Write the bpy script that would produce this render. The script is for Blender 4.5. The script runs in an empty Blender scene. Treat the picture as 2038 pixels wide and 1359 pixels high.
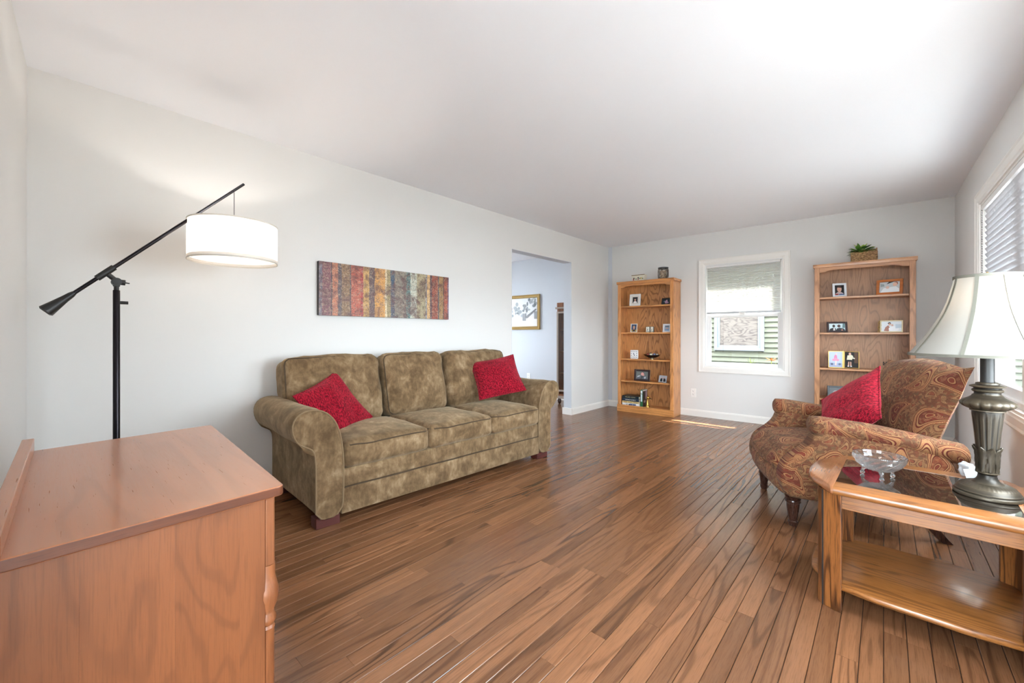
import bpy, bmesh, math, random
from mathutils import Vector, Matrix, noise

# ------------------------------------------------------------------ scene, camera, world, light
scene = bpy.context.scene
COL = scene.collection
rng = random.Random(7)

cam_data = bpy.data.cameras.new('camera')
cam_data.sensor_fit = 'HORIZONTAL'
cam_data.sensor_width = 36.0
cam_data.lens = 820.0 / 2038.0 * 36.0
cam_data.shift_y = -13.5 / 2038.0
cam_data.clip_start = 0.02
cam = bpy.data.objects.new('camera', cam_data)
COL.objects.link(cam)
cam.location = (0.0, 0.0, 1.095)
cam.rotation_euler = (math.radians(90), 0, math.radians(42.1))
scene.camera = cam

world = bpy.data.worlds.new('sky')
scene.world = world
world.use_nodes = True
_bg = world.node_tree.nodes['Background']
_bg.inputs['Color'].default_value = (0.82, 0.91, 1.0, 1)
_bg.inputs['Strength'].default_value = 23.0

sun_data = bpy.data.lights.new('sun', 'SUN')
sun_data.energy = 42.0
sun_data.angle = 0.009
sun_data.color = (1.0, 0.97, 0.92)
sun = bpy.data.objects.new('sun', sun_data)
COL.objects.link(sun)
sun.rotation_euler = Vector((-0.28, -0.47, -1.0)).to_track_quat('-Z', 'Y').to_euler()

vs = scene.view_settings
vs.view_transform = 'Standard'
vs.look = 'None'
vs.gamma = 1.0
vs.use_curve_mapping = False
vs.exposure = 0.55

cy = scene.cycles
cy.use_denoising = True
cy.max_bounces = 8
cy.diffuse_bounces = 5
cy.glossy_bounces = 3
cy.transmission_bounces = 8
cy.use_adaptive_sampling = True
cy.adaptive_threshold = 0.05
cy.transparent_max_bounces = 12
cy.caustics_reflective = False
cy.caustics_refractive = False
cy.sample_clamp_indirect = 6.0

# ------------------------------------------------------------------ helpers
def C(r, g, b):
    def f(v):
        v /= 255.0
        return v / 12.92 if v <= 0.04045 else ((v + 0.055) / 1.055) ** 2.4
    return (f(r), f(g), f(b), 1.0)


class MB:
    """collects geometry for ONE mesh object"""
    def __init__(self):
        self.v, self.f, self.m, self.k = [], [], [], 0

    def add(self, verts, faces, mat=None):
        b = len(self.v)
        self.v += [Vector(p) for p in verts]
        self.f += [[b + i for i in fc] for fc in faces]
        self.m += [self.k if mat is None else mat] * len(faces)
        return self

    def box(self, x0, x1, y0, y1, z0, z1, mat=None):
        p = [(x, y, z) for z in (z0, z1) for y in (y0, y1) for x in (x0, x1)]
        return self.add(p, [(0, 2, 3, 1), (4, 5, 7, 6), (0, 1, 5, 4), (2, 6, 7, 3), (0, 4, 6, 2), (1, 3, 7, 5)], mat)

    def prism(self, poly, z0, z1, axis='z', mat=None):
        """poly: 2-D outline; axis z: (x,y) ; axis y: (x,z) ; axis x: (y,z)"""
        def P(a, b, c):
            return (a, b, c) if axis == 'z' else ((a, c, b) if axis == 'y' else (c, a, b))
        n = len(poly)
        v = [P(a, b, z0) for a, b in poly] + [P(a, b, z1) for a, b in poly]
        f = [tuple(range(n)), tuple(range(2 * n - 1, n - 1, -1))]
        f += [(i, n + i, n + (i + 1) % n, (i + 1) % n) for i in range(n)]
        return self.add(v, f, mat)

    def loft(self, rings, cap=True, closed=True, mat=None):
        n = len(rings[0])
        v = [p for r in rings for p in r]
        f = []
        for j in range(len(rings) - 1):
            for i in range(n if closed else n - 1):
                a, b = j * n + i, j * n + (i + 1) % n
                f.append((a, b, b + n, a + n))
        if cap and closed:
            f.append(tuple(range(n - 1, -1, -1)))
            f.append(tuple((len(rings) - 1) * n + i for i in range(n)))
        return self.add(v, f, mat)

    def lathe(self, prof, n=32, c=(0, 0, 0), mod=None, cap=True, mat=None):
        rings = []
        for r, z in prof:
            ring = []
            for i in range(n):
                t = 2 * math.pi * i / n
                rr = r if mod is None else mod(r, z, t)
                ring.append((c[0] + rr * math.cos(t), c[1] + rr * math.sin(t), c[2] + z))
            rings.append(ring)
        return self.loft(rings, cap, True, mat)

    def tube(self, pts, r, n=8, closed=False, mat=None):
        pts = [Vector(p) for p in pts]
        m = len(pts)
        rad = r if isinstance(r, (list, tuple)) else [r] * m
        rings, up = [], None
        for i, p in enumerate(pts):
            a = pts[(i - 1) % m] if (closed or i > 0) else p
            b = pts[(i + 1) % m] if (closed or i < m - 1) else p
            t = (b - a).normalized()
            if up is None:
                up = Vector((0, 0, 1)) if abs(t.z) < 0.9 else Vector((1, 0, 0))
            s = t.cross(up).normalized()
            up = s.cross(t).normalized()
            rings.append([p + (s * math.cos(q) + up * math.sin(q)) * rad[i] for q in [2 * math.pi * k / n for k in range(n)]])
        if closed:
            rings.append(rings[0])
        return self.loft(rings, not closed, True, mat)

    def ball(self, c, r, n=12, sx=1, sy=1, sz=1, mat=None):
        prof = [(r * math.sin(math.pi * k / n), -r * math.cos(math.pi * k / n)) for k in range(n + 1)]
        prof[0] = (1e-4, -r); prof[-1] = (1e-4, r)
        b = len(self.v)
        self.lathe(prof, n + 4, (0, 0, 0), mat=mat)
        for i in range(b, len(self.v)):
            p = self.v[i]
            self.v[i] = Vector((c[0] + p.x * sx, c[1] + p.y * sy, c[2] + p.z * sz))
        return self

    def xf(self, M, start=0):
        for i in range(start, len(self.v)):
            self.v[i] = M @ self.v[i]
        return self

    def build(self, name, mat, parent=None, smooth=False, bevel=0.0, seg=2, label=None, angle=35, weld=False):
        me = bpy.data.meshes.new(name)
        me.from_pydata([tuple(p) for p in self.v], [], self.f)
        mats = mat if isinstance(mat, (list, tuple)) else [mat]
        for m_ in mats:
            me.materials.append(m_)
        if len(mats) > 1:
            for p, k in zip(me.polygons, self.m):
                p.material_index = k
        bm = bmesh.new()
        bm.from_mesh(me)
        if weld:
            bmesh.ops.remove_doubles(bm, verts=bm.verts, dist=1e-5)
        bmesh.ops.recalc_face_normals(bm, faces=bm.faces)
        if bevel > 0:
            es = [e for e in bm.edges if len(e.link_faces) == 2 and e.calc_face_angle(0) > math.radians(25)]
            bmesh.ops.bevel(bm, geom=es, offset=bevel, segments=seg, affect='EDGES', profile=0.5, clamp_overlap=True)
        bm.to_mesh(me)
        bm.free()
        if smooth:
            for p in me.polygons:
                p.use_smooth = True
            try:
                me.set_sharp_from_angle(angle=math.radians(angle))
            except Exception:
                pass
        o = bpy.data.objects.new(name, me)
        COL.objects.link(o)
        if parent:
            o.parent = parent
        if label:
            o['label'] = label
        return o


def tag(o, label, cat, group=None):
    o['label'] = label
    o['category'] = cat
    if group:
        o['group'] = group
    return o


def thing(name, label, cat, loc=(0, 0, 0), rz=0.0, group=None):
    o = bpy.data.objects.new(name, None)
    o.empty_display_size = 0.1
    COL.objects.link(o)
    o.location = loc
    o.rotation_euler = (0, 0, rz)
    return tag(o, label, cat, group)


def struct(o):
    o['kind'] = 'structure'
    return o


def rbox(size, r, n=10, bulge=(0, 0, 0), wrinkle=0.0, seed=0, wscale=5.0, squash=None):
    """soft rounded cushion block centred on the origin"""
    mb = MB()
    hx, hy, hz = size[0] / 2, size[1] / 2, size[2] / 2
    idx = {}
    verts, faces = [], []

    def vid(k):
        if k not in idx:
            idx[k] = len(verts)
            q = [2 * c / n - 1 for c in k]
            # cluster samples towards the edges so corners round nicely
            q = [math.sin(c * math.pi / 2) * 0.55 + c * 0.45 for c in q]
            p = Vector((q[0] * hx, q[1] * hy, q[2] * hz))
            inner = Vector((max(-hx + r, min(hx - r, p.x)), max(-hy + r, min(hy - r, p.y)), max(-hz + r, min(hz - r, p.z))))
            d = p - inner
            if d.length > 1e-9:
                p = inner + d.normalized() * r
            a = [1 - q[i] ** 2 for i in range(3)]
            p += Vector((bulge[0] * a[1] * a[2] * q[0], bulge[1] * a[0] * a[2] * q[1], bulge[2] * a[0] * a[1] * q[2]))
            if wrinkle:
                w = noise.noise(p * wscale + Vector((seed * 3.1, seed * 1.7, 0)))
                w += 0.5 * noise.noise(p * wscale * 2.7 + Vector((seed, 9, 2)))
                p += (d.normalized() if d.length > 1e-9 else p.normalized()) * w * wrinkle
            if squash:
                p = squash(p)
            verts.append(p)
        return idx[k]
    for ax in range(3):
        u, v = (ax + 1) % 3, (ax + 2) % 3
        for side in (0, n):
            for i in range(n):
                for j in range(n):
                    ks = []
                    for a, b in ((i, j), (i + 1, j), (i + 1, j + 1), (i, j + 1)):
                        k = [0, 0, 0]
                        k[ax], k[u], k[v] = side, a, b
                        ks.append(vid(tuple(k)))
                    faces.append(ks if side else ks[::-1])
    return mb.add(verts, faces)


def resample(poly, n, closed=True):
    pts = [Vector(p) for p in poly]
    if closed:
        pts = pts + [pts[0]]
    L = [0]
    for a, b in zip(pts, pts[1:]):
        L.append(L[-1] + (b - a).length)
    out = []
    for k in range(n):
        t = L[-1] * k / (n if closed else n - 1)
        j = max(i for i in range(len(L)) if L[i] <= t + 1e-9)
        j = min(j, len(pts) - 2)
        s = (t - L[j]) / max(1e-9, L[j + 1] - L[j])
        out.append(pts[j].lerp(pts[j + 1], s))
    return out


def smooth_poly(poly, it=2, closed=True):
    pts = [Vector(p) for p in poly]
    for _ in range(it):
        q = []
        n = len(pts)
        for i in range(n if closed else n - 1):
            a, b = pts[i], pts[(i + 1) % n]
            q += [a.lerp(b, .25), a.lerp(b, .75)]
        if not closed:
            q = [pts[0]] + q + [pts[-1]]
        pts = q
    return pts


# ------------------------------------------------------------------ node materials
class NT:
    def __init__(self, name):
        self.mat = bpy.data.materials.new(name)
        self.mat.use_nodes = True
        self.t = self.mat.node_tree
        self.p = self.t.nodes['Principled BSDF']
        self.out = self.t.nodes['Material Output']

    def n(self, typ, **kw):
        nd = self.t.nodes.new(typ)
        for k, v in kw.items():
            if k in nd.inputs:
                self.set(nd.inputs[k], v)
            else:
                setattr(nd, k, v)
        return nd

    def set(self, sock, v):
        if hasattr(v, 'is_output') or isinstance(v, bpy.types.NodeSocket):
            self.t.links.new(v, sock)
        else:
            sock.default_value = v

    def math(self, op, a, b=None, c=None):
        nd = self.t.nodes.new('ShaderNodeMath')
        nd.operation = op
        for i, v in enumerate((a, b, c)):
            if v is not None:
                self.set(nd.inputs[i], v)
        return nd.outputs[0]

    def vmath(self, op, a, b=None):
        nd = self.t.nodes.new('ShaderNodeVectorMath')
        nd.operation = op
        self.set(nd.inputs[0], a)
        if b is not None:
            if op == 'SCALE':
                self.set(nd.inputs[3], b)
            else:
                self.set(nd.inputs[1], b)
        return nd.outputs[0]

    def noise(self, vec, scale, detail=2.0, rough=0.5, dist=0.0):
        nd = self.t.nodes.new('ShaderNodeTexNoise')
        self.set(nd.inputs['Vector'], vec)
        self.set(nd.inputs['Scale'], scale)
        nd.inputs['Detail'].default_value = detail
        nd.inputs['Roughness'].default_value = rough
        nd.inputs['Distortion'].default_value = dist
        return nd.outputs['Fac']

    def ramp(self, fac, stops, interp='LINEAR'):
        nd = self.t.nodes.new('ShaderNodeValToRGB')
        cr = nd.color_ramp
        cr.interpolation = interp
        while len(cr.elements) < len(stops):
            cr.elements.new(0.5)
        for e, (p, c) in zip(cr.elements, stops):
            e.position = p
            e.color = c if len(c) == 4 else (*c, 1)
        self.set(nd.inputs[0], fac)
        return nd.outputs[0]

    def mix(self, fac, a, b, mode='MIX'):
        nd = self.t.nodes.new('ShaderNodeMix')
        nd.data_type = 'RGBA'
        nd.blend_type = mode
        self.set(nd.inputs[0], fac)
        self.set(nd.inputs[6], a)
        self.set(nd.inputs[7], b)
        return nd.outputs[2]

    def bump(self, h, strength=0.2, dist=0.002):
        nd = self.t.nodes.new('ShaderNodeBump')
        nd.inputs['Strength'].default_value = strength
        nd.inputs['Distance'].default_value = dist
        self.set(nd.inputs['Height'], h)
        self.t.links.new(nd.outputs[0], self.p.inputs['Normal'])

    def obj(self):
        return self.n('ShaderNodeTexCoord').outputs['Object']

    def rnd(self):
        return self.n('ShaderNodeObjectInfo').outputs['Random']

    def P(self, **kw):
        for k, v in kw.items():
            self.set(self.p.inputs[k.replace('_', ' ')], v)
        return self


def plain(name, col, rough=0.5, metal=0.0, **kw):
    m = NT(name)
    m.P(Base_Color=col, Roughness=rough, Metallic=metal)
    for k, v in kw.items():
        m.set(m.p.inputs[k.replace('_', ' ')], v)
    return m.mat


def paint(name, col, rough=0.85, amt=0.025):
    m = NT(name)
    co = m.obj()
    a = m.noise(co, 1.3, 3)
    b = m.noise(co, 260.0, 2)
    dark = tuple(c * (1 - amt) for c in col[:3]) + (1,)
    m.P(Base_Color=m.mix(a, dark, col), Roughness=rough)
    m.bump(b, 0.06, 0.001)
    return m.mat


def wood(name, light, mid, dark, axis='z', ring=9.0, k=16.0, stretch=7.0, line=0.55, fiber=0.5, rough=0.38, coat=0.0, attr=False, vary=0.22, spec=0.5, bump=0.10, jit=0.7, strk=0.6, mask=False):
    """oak-like wood: contour lines of stretched noise for the cathedral figure, plus pores"""
    m = NT(name)
    if attr:
        at = m.n('ShaderNodeAttribute', attribute_name='rnd').outputs['Fac']
        pos = m.n('ShaderNodeNewGeometry').outputs['Position']
        r = at
    else:
        pos = m.obj()
        r = m.rnd()
    cb = m.n('ShaderNodeCombineXYZ', X=m.math('MULTIPLY', r, 61.0), Y=m.math('MULTIPLY', r, 37.0), Z=m.math('MULTIPLY', r, 83.0)).outputs[0]
    co = m.vmath('ADD', pos, cb)
    i = 'xyz'.index(axis)
    s1 = [1.0] * 3
    s1[i] = 1.0 / stretch
    s2 = [1.0] * 3
    s2[i] = 0.035
    c1 = m.vmath('MULTIPLY', co, tuple(s1))
    c2 = m.vmath('MULTIPLY', co, tuple(s2))
    n1 = m.noise(c1, ring, 2.0, 0.5, 0.25)
    fib = m.noise(c2, 330.0, 3, 0.65)
    streak = m.noise(c2, 60.0, 2, 0.5)
    tone = m.noise(c1, ring * 0.45, 2)
    ph = m.math('ADD', m.math('MULTIPLY', n1, k * 6.28), m.math('MULTIPLY', fib, jit))
    sn = m.math('MULTIPLY_ADD', m.math('SINE', ph), 0.5, 0.5)
    dk = m.ramp(sn, [(0.0, (1, 1, 1)), (0.08, (0.8, 0.8, 0.8)), (0.24, (0.2, 0.2, 0.2)), (0.60, (0, 0, 0))])
    rings = m.math('SUBTRACT', 1.0, dk)
    base = m.mix(m.math('MULTIPLY_ADD', streak, strk, m.math('MULTIPLY_ADD', tone, 0.8, -0.2)), light, mid)
    amt = m.math('MULTIPLY', dk, line)
    if mask:
        # some boards are plain sawn, others show the cathedral figure
        mk = m.ramp(m.noise(c1, ring * 0.35, 1.0), [(0.40, (0.35, 0.35, 0.35)), (0.62, (1, 1, 1))])
        pk = m.math('MULTIPLY_ADD', m.math('FRACT', m.math('MULTIPLY', r, 7.31)), 0.8, 0.25)
        amt = m.math('MULTIPLY', amt, m.math('MULTIPLY', mk, pk) if attr else mk)
    col = m.mix(amt, base, dark)
    fl = m.ramp(fib, [(0.34, (1, 1, 1)), (0.52, (0, 0, 0))])
    col = m.mix(m.math('MULTIPLY', fl, fiber), col, dark)
    if vary:
        bright = m.math('MULTIPLY_ADD', r, 2 * vary, 1 - vary)
        col = m.mix(1.0, col, m.n('ShaderNodeCombineXYZ', X=bright, Y=bright, Z=bright).outputs[0], 'MULTIPLY')
    m.P(Base_Color=col, Roughness=m.math('MULTIPLY_ADD', fib, 0.14, rough - 0.07))
    m.set(m.p.inputs['Specular IOR Level'], spec)
    if coat:
        m.P(Coat_Weight=coat, Coat_Roughness=0.12)
    m.bump(m.math('ADD', m.math('MULTIPLY', fib, 0.7), m.math('MULTIPLY', rings, 0.3)), bump, 0.0012)
    return m.mat


M = {}
M['wall'] = paint('wall_paint', C(223, 221, 218))
M['wall_daylight_tint'] = paint('dining_daylight_tint', C(205, 208, 214))  # cool cast of the dining room daylight put into the wall colour
M['ceiling'] = paint('ceiling_paint', C(243, 244, 248), 0.9, 0.015)
M['trim'] = plain('white_trim', C(236, 232, 226), 0.42)
M['vinyl'] = plain('white_vinyl', C(232, 230, 228), 0.38)
M['plastic'] = plain('white_plastic', C(238, 236, 232), 0.35)
M['dark_slot'] = plain('dark_slot', C(45, 42, 40), 0.6)
M['floor_wood'] = wood('floor_oak', C(138, 95, 65), C(110, 73, 48), C(48, 29, 18), 'y', 6.5, 12.0, 13.0, 0.80, 0.26, 0.22, 0.0, True, 0.24, bump=0.03, jit=0.5, strk=0.5, mask=True)
M['sub'] = plain('subfloor', C(26, 17, 12), 0.9)
M['oak'] = wood('golden_oak', C(224, 162, 100), C(200, 132, 74), C(124, 70, 32), 'z', 7.0, 10.0, 7.0, 0.55, 0.5, 0.36, 0.15, vary=0.08)
M['oak_x'] = wood('golden_oak_lengthwise', C(224, 162, 98), C(202, 134, 74), C(132, 76, 36), 'x', 7.0, 8.0, 9.0, 0.4, 0.5, 0.34, 0.2, vary=0.08)
M['oak_back'] = wood('oak_plywood', C(216, 156, 98), C(188, 126, 74), C(112, 64, 32), 'z', 5.0, 18.0, 4.5, 0.62, 0.3, 0.42, 0.0, vary=0.05, mask=True)
M['oakr'] = wood('rosy_oak', C(202, 150, 108), C(180, 124, 82), C(120, 74, 44), 'z', 7.0, 10.0, 7.0, 0.5, 0.5, 0.40, 0.1, vary=0.06)
M['oakr_x'] = wood('rosy_oak_lengthwise', C(206, 154, 110), C(184, 128, 84), C(124, 76, 44), 'x', 7.0, 8.0, 9.0, 0.4, 0.5, 0.38, 0.1, vary=0.06)
M['oakr_back'] = wood('rosy_oak_plywood', C(192, 146, 108), C(166, 120, 86), C(98, 66, 46), 'z', 5.0, 18.0, 4.5, 0.95, 0.35, 0.45, 0.0, vary=0.05, mask=True)
M['table_x'] = wood('honey_oak_lengthwise', C(158, 103, 53), C(135, 83, 39), C(78, 42, 18), 'x', 10.0, 10.0, 12.0, 0.6, 0.6, 0.30, 0.3, vary=0.06)
M['table_y'] = wood('honey_oak_crosswise', C(164, 108, 70), C(148, 93, 55), C(120, 70, 38), 'y', 8.0, 7.0, 9.0, 0.35, 0.5, 0.24, 0.4, vary=0.06)
M['table_z'] = wood('honey_oak_upright', C(146, 92, 46), C(122, 71, 33), C(52, 26, 12), 'z', 12.0, 9.0, 11.0, 0.85, 0.7, 0.34, 0.2, vary=0.06)
M['maple_x'] = wood('dresser_top_wood', C(182, 118, 78), C(166, 102, 66), C(124, 72, 44), 'x', 5.0, 5.0, 6.0, 0.22, 0.10, 0.30, 0.35, vary=0.05, bump=0.02)
M['maple_z'] = wood('dresser_side_wood', C(134, 80, 46), C(114, 66, 36), C(78, 42, 22), 'z', 5.0, 12.0, 4.0, 0.30, 0.28, 0.42, 0.1, vary=0.10)
M['maple_end'] = wood('dresser_end_grain', C(112, 62, 36), C(94, 50, 28), C(58, 28, 16), 'y', 6.0, 6.0, 6.0, 0.4, 0.4, 0.4, 0.1, vary=0.05)
M['cherry_dark'] = wood('dark_cherry', C(92, 38, 30), C(70, 26, 22), C(38, 14, 12), 'x', 10.0, 6.0, 6.0, 0.4, 0.4, 0.55, 0.0, vary=0.1)
M['walnut'] = wood('dark_turned_wood', C(66, 38, 28), C(48, 26, 20), C(24, 13, 10), 'z', 12.0, 6.0, 6.0, 0.5, 0.4, 0.28, 0.3, vary=0.05)
M['cabinet'] = wood('cabinet_wood', C(150, 92, 56), C(120, 72, 44), C(66, 36, 22), 'z', 9.0, 8.0, 7.0, 0.5, 0.5, 0.35, 0.2, vary=0.05)


def suede():
    m = NT('olive_suede')
    co = m.obj()
    a = m.noise(co, 9.0, 5, 0.62, 0.35)
    b = m.noise(m.vmath('MULTIPLY', co, (1.3, 1.0, 0.55)), 34.0, 3, 0.6, 0.2)
    f = m.noise(co, 420.0, 2)
    t = m.math('ADD', m.math('MULTIPLY', a, 0.72), m.math('MULTIPLY', b, 0.28))
    col = m.ramp(t, [(0.38, C(88, 69, 48)), (0.46, C(108, 87, 62)), (0.53, C(124, 101, 74)), (0.60, C(141, 118, 90)), (0.66, C(158, 136, 107))])
    col = m.mix(m.math('MULTIPLY', f, 0.22), col, C(90, 70, 48))
    m.P(Base_Color=col, Roughness=0.95)
    m.set(m.p.inputs['Sheen Weight'], 0.35)
    m.set(m.p.inputs['Sheen Roughness'], 0.5)
    m.set(m.p.inputs['Sheen Tint'], C(220, 200, 170))
    m.set(m.p.inputs['Specular IOR Level'], 0.1)
    w = m.noise(co, 24.0, 3, 0.55, 0.5)
    m.bump(m.math('ADD', m.math('MULTIPLY', f, 0.15), w), 0.3, 0.006)
    return m.mat


def chenille():
    m = NT('red_chenille')
    co = m.obj()
    a = m.noise(m.vmath('MULTIPLY', co, (1.0, 2.2, 1.0)), 75.0, 3, 0.65, 0.5)
    b = m.noise(co, 9.0, 3)
    col = m.ramp(a, [(0.38, C(50, 2, 10)), (0.49, C(120, 8, 26)), (0.60, C(168, 26, 46))])
    col = m.mix(m.math('MULTIPLY', b, 0.35), col, C(128, 6, 28))
    m.P(Base_Color=col, Roughness=0.9)
    m.set(m.p.inputs['Sheen Weight'], 0.4)
    m.set(m.p.inputs['Sheen Tint'], C(240, 120, 130))
    m.set(m.p.inputs['Specular IOR Level'], 0.15)
    m.bump(a, 0.6, 0.004)
    return m.mat


def paisley():
    """curled teardrops (one per Voronoi cell) over a ground of tiny florets and vines; 2-D cloth coordinate 'puv' in metres"""
    m = NT('paisley_fabric')
    uv = m.n('ShaderNodeAttribute', attribute_name='puv').outputs['Vector']
    wob = m.n('ShaderNodeTexNoise')
    m.set(wob.inputs['Vector'], uv)
    wob.inputs['Scale'].default_value = 14.0
    wob.inputs['Detail'].default_value = 1.0
    duv = m.vmath('ADD', uv, m.vmath('SCALE', m.vmath('SUBTRACT', wob.outputs['Color'], (0.5, 0.5, 0.5)), 0.022))

    def drops(scale, seed):
        vo = m.n('ShaderNodeTexVoronoi', feature='F1')
        vo.voronoi_dimensions = '2D'
        src = m.vmath('ADD', duv, (seed, seed * 0.7, 0.0))
        m.set(vo.inputs['Vector'], src)
        vo.inputs['Scale'].default_value = scale
        vo.inputs['Randomness'].default_value = 0.55
        loc = m.vmath('SCALE', m.vmath('SUBTRACT', src, vo.outputs['Position']), scale)
        sc_ = m.n('ShaderNodeSeparateColor')
        m.set(sc_.inputs[0], vo.outputs['Color'])
        ro = m.n('ShaderNodeVectorRotate', rotation_type='Z_AXIS')
        m.set(ro.inputs['Vector'], loc)
        m.set(ro.inputs['Angle'], m.math('MULTIPLY', sc_.outputs[0], 6.283))
        sp = m.n('ShaderNodeSeparateXYZ')
        m.set(sp.inputs[0], ro.outputs[0])
        x, y = sp.outputs[0], sp.outputs[1]
        xb = m.math('SUBTRACT', m.math('ADD', x, m.math('MULTIPLY', m.math('MULTIPLY', y, y), 1.3)), 0.08)
        wf = m.math('MINIMUM', m.math('MAXIMUM', m.math('MULTIPLY_ADD', y, -0.40, 0.26), 0.05), 0.42)
        qx = m.math('DIVIDE', xb, wf)
        qy = m.math('DIVIDE', y, 0.52)
        dd = m.math('SQRT', m.math('ADD', m.math('MULTIPLY', qx, qx), m.math('MULTIPLY', qy, qy)))
        return dd, sc_.outputs[1]
    small = m.n('ShaderNodeTexVoronoi', feature='F1')
    small.voronoi_dimensions = '2D'
    m.set(small.inputs['Vector'], duv)
    small.inputs['Scale'].default_value = 84.0
    ss = m.n('ShaderNodeSeparateColor')
    m.set(ss.inputs[0], small.outputs['Color'])
    dots = m.math('MULTIPLY_ADD', m.math('SINE', m.math('MULTIPLY', small.outputs['Distance'], 18.0)), 0.5, 0.5)
    fine = m.ramp(ss.outputs[0], [(0.0, C(84, 44, 34)), (0.22, C(152, 116, 78)), (0.45, C(124, 60, 44)), (0.62, C(86, 78, 56)), (0.8, C(176, 138, 96))], 'CONSTANT')
    ground = m.mix(m.math('MULTIPLY', dots, 0.75), C(112, 78, 54), fine)
    vine = m.noise(duv, 20.0, 1.0, 0.5, 1.2)
    vl = m.math('ABSOLUTE', m.math('SINE', m.math('MULTIPLY', vine, 40.0)))
    vv = m.ramp(vl, [(0.0, (1, 1, 1)), (0.14, (1, 1, 1)), (0.26, (0, 0, 0))])
    ground = m.mix(m.math('MULTIPLY', vv, 0.45), ground, C(112, 52, 40))
    d2, t2 = drops(14.0, 3.3)
    band2 = m.ramp(d2, [(0.0, C(140, 74, 52)), (0.35, C(80, 38, 30)), (0.45, C(158, 120, 82)), (0.74, C(90, 42, 34)), (0.86, C(134, 94, 62))], 'CONSTANT')
    col = m.mix(m.math('MULTIPLY', m.math('LESS_THAN', d2, 1.0), 0.6), ground, band2)
    d1, t1 = drops(5.2, 0.0)
    ctr = m.ramp(t1, [(0.0, C(140, 76, 50)), (0.35, C(150, 102, 66)), (0.7, C(118, 58, 44))], 'CONSTANT')
    band1 = m.ramp(d1, [(0.0, C(120, 56, 42)), (0.16, C(164, 122, 82)), (0.22, C(96, 40, 32)), (0.27, C(158, 104, 64)), (0.56, C(92, 38, 30)), (0.61, C(172, 130, 88)), (0.68, C(104, 44, 34)), (0.74, C(152, 92, 60)), (0.90, C(84, 36, 28)), (0.95, C(150, 112, 74))], 'CONSTANT')
    inner = m.mix(m.math('MULTIPLY', dots, 0.55), ctr, fine)
    zone = m.math('MULTIPLY', m.math('GREATER_THAN', d1, 0.27), m.math('LESS_THAN', d1, 0.56))
    zone2 = m.math('MULTIPLY', m.math('GREATER_THAN', d1, 0.74), m.math('LESS_THAN', d1, 0.90))
    band1 = m.mix(zone, band1, inner)
    band1 = m.mix(m.math('MULTIPLY', zone2, dots), band1, C(172, 132, 90))
    col = m.mix(m.math('LESS_THAN', d1, 1.0), col, band1)
    weave = m.noise(uv, 600.0, 2)
    col = m.mix(m.math('MULTIPLY', weave, 0.5), col, C(70, 44, 32))
    m.P(Base_Color=col, Roughness=0.9)
    m.set(m.p.inputs['Specular IOR Level'], 0.15)
    m.set(m.p.inputs['Sheen Weight'], 0.04)
    m.bump(m.math('ADD', weave, dots), 0.2, 0.0015)
    return m.mat


def shade_cloth(name, col, trans=0.5):
    m = NT(name)
    co = m.obj()
    f = m.noise(m.vmath('MULTIPLY', co, (1.0, 1.0, 3.0)), 160.0, 3)
    c2 = m.mix(m.math('MULTIPLY', f, 0.25), col, tuple(x * 0.86 for x in col[:3]) + (1,))
    dif = m.n('ShaderNodeBsdfDiffuse', Color=c2)
    tr = m.n('ShaderNodeBsdfTranslucent', Color=c2)
    mx = m.n('ShaderNodeMixShader', Fac=trans)
    m.t.links.new(dif.outputs[0], mx.inputs[1])
    m.t.links.new(tr.outputs[0], mx.inputs[2])
    m.t.links.new(mx.outputs[0], m.out.inputs[0])
    return m.mat


def clear_glass(name, tint=(0.97, 0.985, 0.98, 1)):
    """thin window pane: mostly see-through with a faint mirror"""
    m = NT(name)
    tr = m.n('ShaderNodeBsdfTransparent', Color=tint)
    gl = m.n('ShaderNodeBsdfGlossy', Roughness=0.02)
    fr = m.n('ShaderNodeLayerWeight', Blend=0.5)
    sch = m.math('MULTIPLY_ADD', m.math('POWER', fr.outputs['Facing'], 5.0), 0.6, 0.035)
    mx = m.n('ShaderNodeMixShader')
    m.t.links.new(sch, mx.inputs[0])
    m.t.links.new(tr.outputs[0], mx.inputs[1])
    m.t.links.new(gl.outputs[0], mx.inputs[2])
    m.t.links.new(mx.outputs[0], m.out.inputs[0])
    return m.mat


M['suede'] = suede()
M['welt'] = plain('dark_welt', C(70, 54, 36), 0.9)
M['welt_light'] = plain('worn_welt', C(128, 106, 78), 0.9)
M['red'] = chenille()
M['paisley'] = paisley()
M['drum_cloth'] = shade_cloth('drum_shade_linen', C(246, 241, 234), 0.45)
M['bell_cloth'] = shade_cloth('bell_shade_fabric', C(160, 157, 151), 0.13)
M['rib_cloth'] = shade_cloth('shade_rib_trim', C(124, 122, 112), 0.05)
M['drum_trim'] = shade_cloth('drum_rim_trim', C(222, 218, 210), 0.2)
M['cell_cloth'] = shade_cloth('cellular_fabric', C(228, 228, 226), 0.55)
M['slat'] = shade_cloth('blind_slat', C(214, 214, 217), 0.12)
M['pane'] = clear_glass('window_glass')
M['bronze'] = plain('dark_bronze_tube', C(34, 30, 34), 0.28, 0.75)
M['black'] = plain('black_rubber', C(24, 23, 22), 0.45)
M['steel'] = plain('brushed_steel', C(150, 148, 150), 0.3, 0.9)
M['brass'] = plain('polished_brass', C(208, 164, 84), 0.25, 1.0)
M['chain'] = plain('dark_bead', C(60, 56, 52), 0.4, 0.6)


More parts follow.
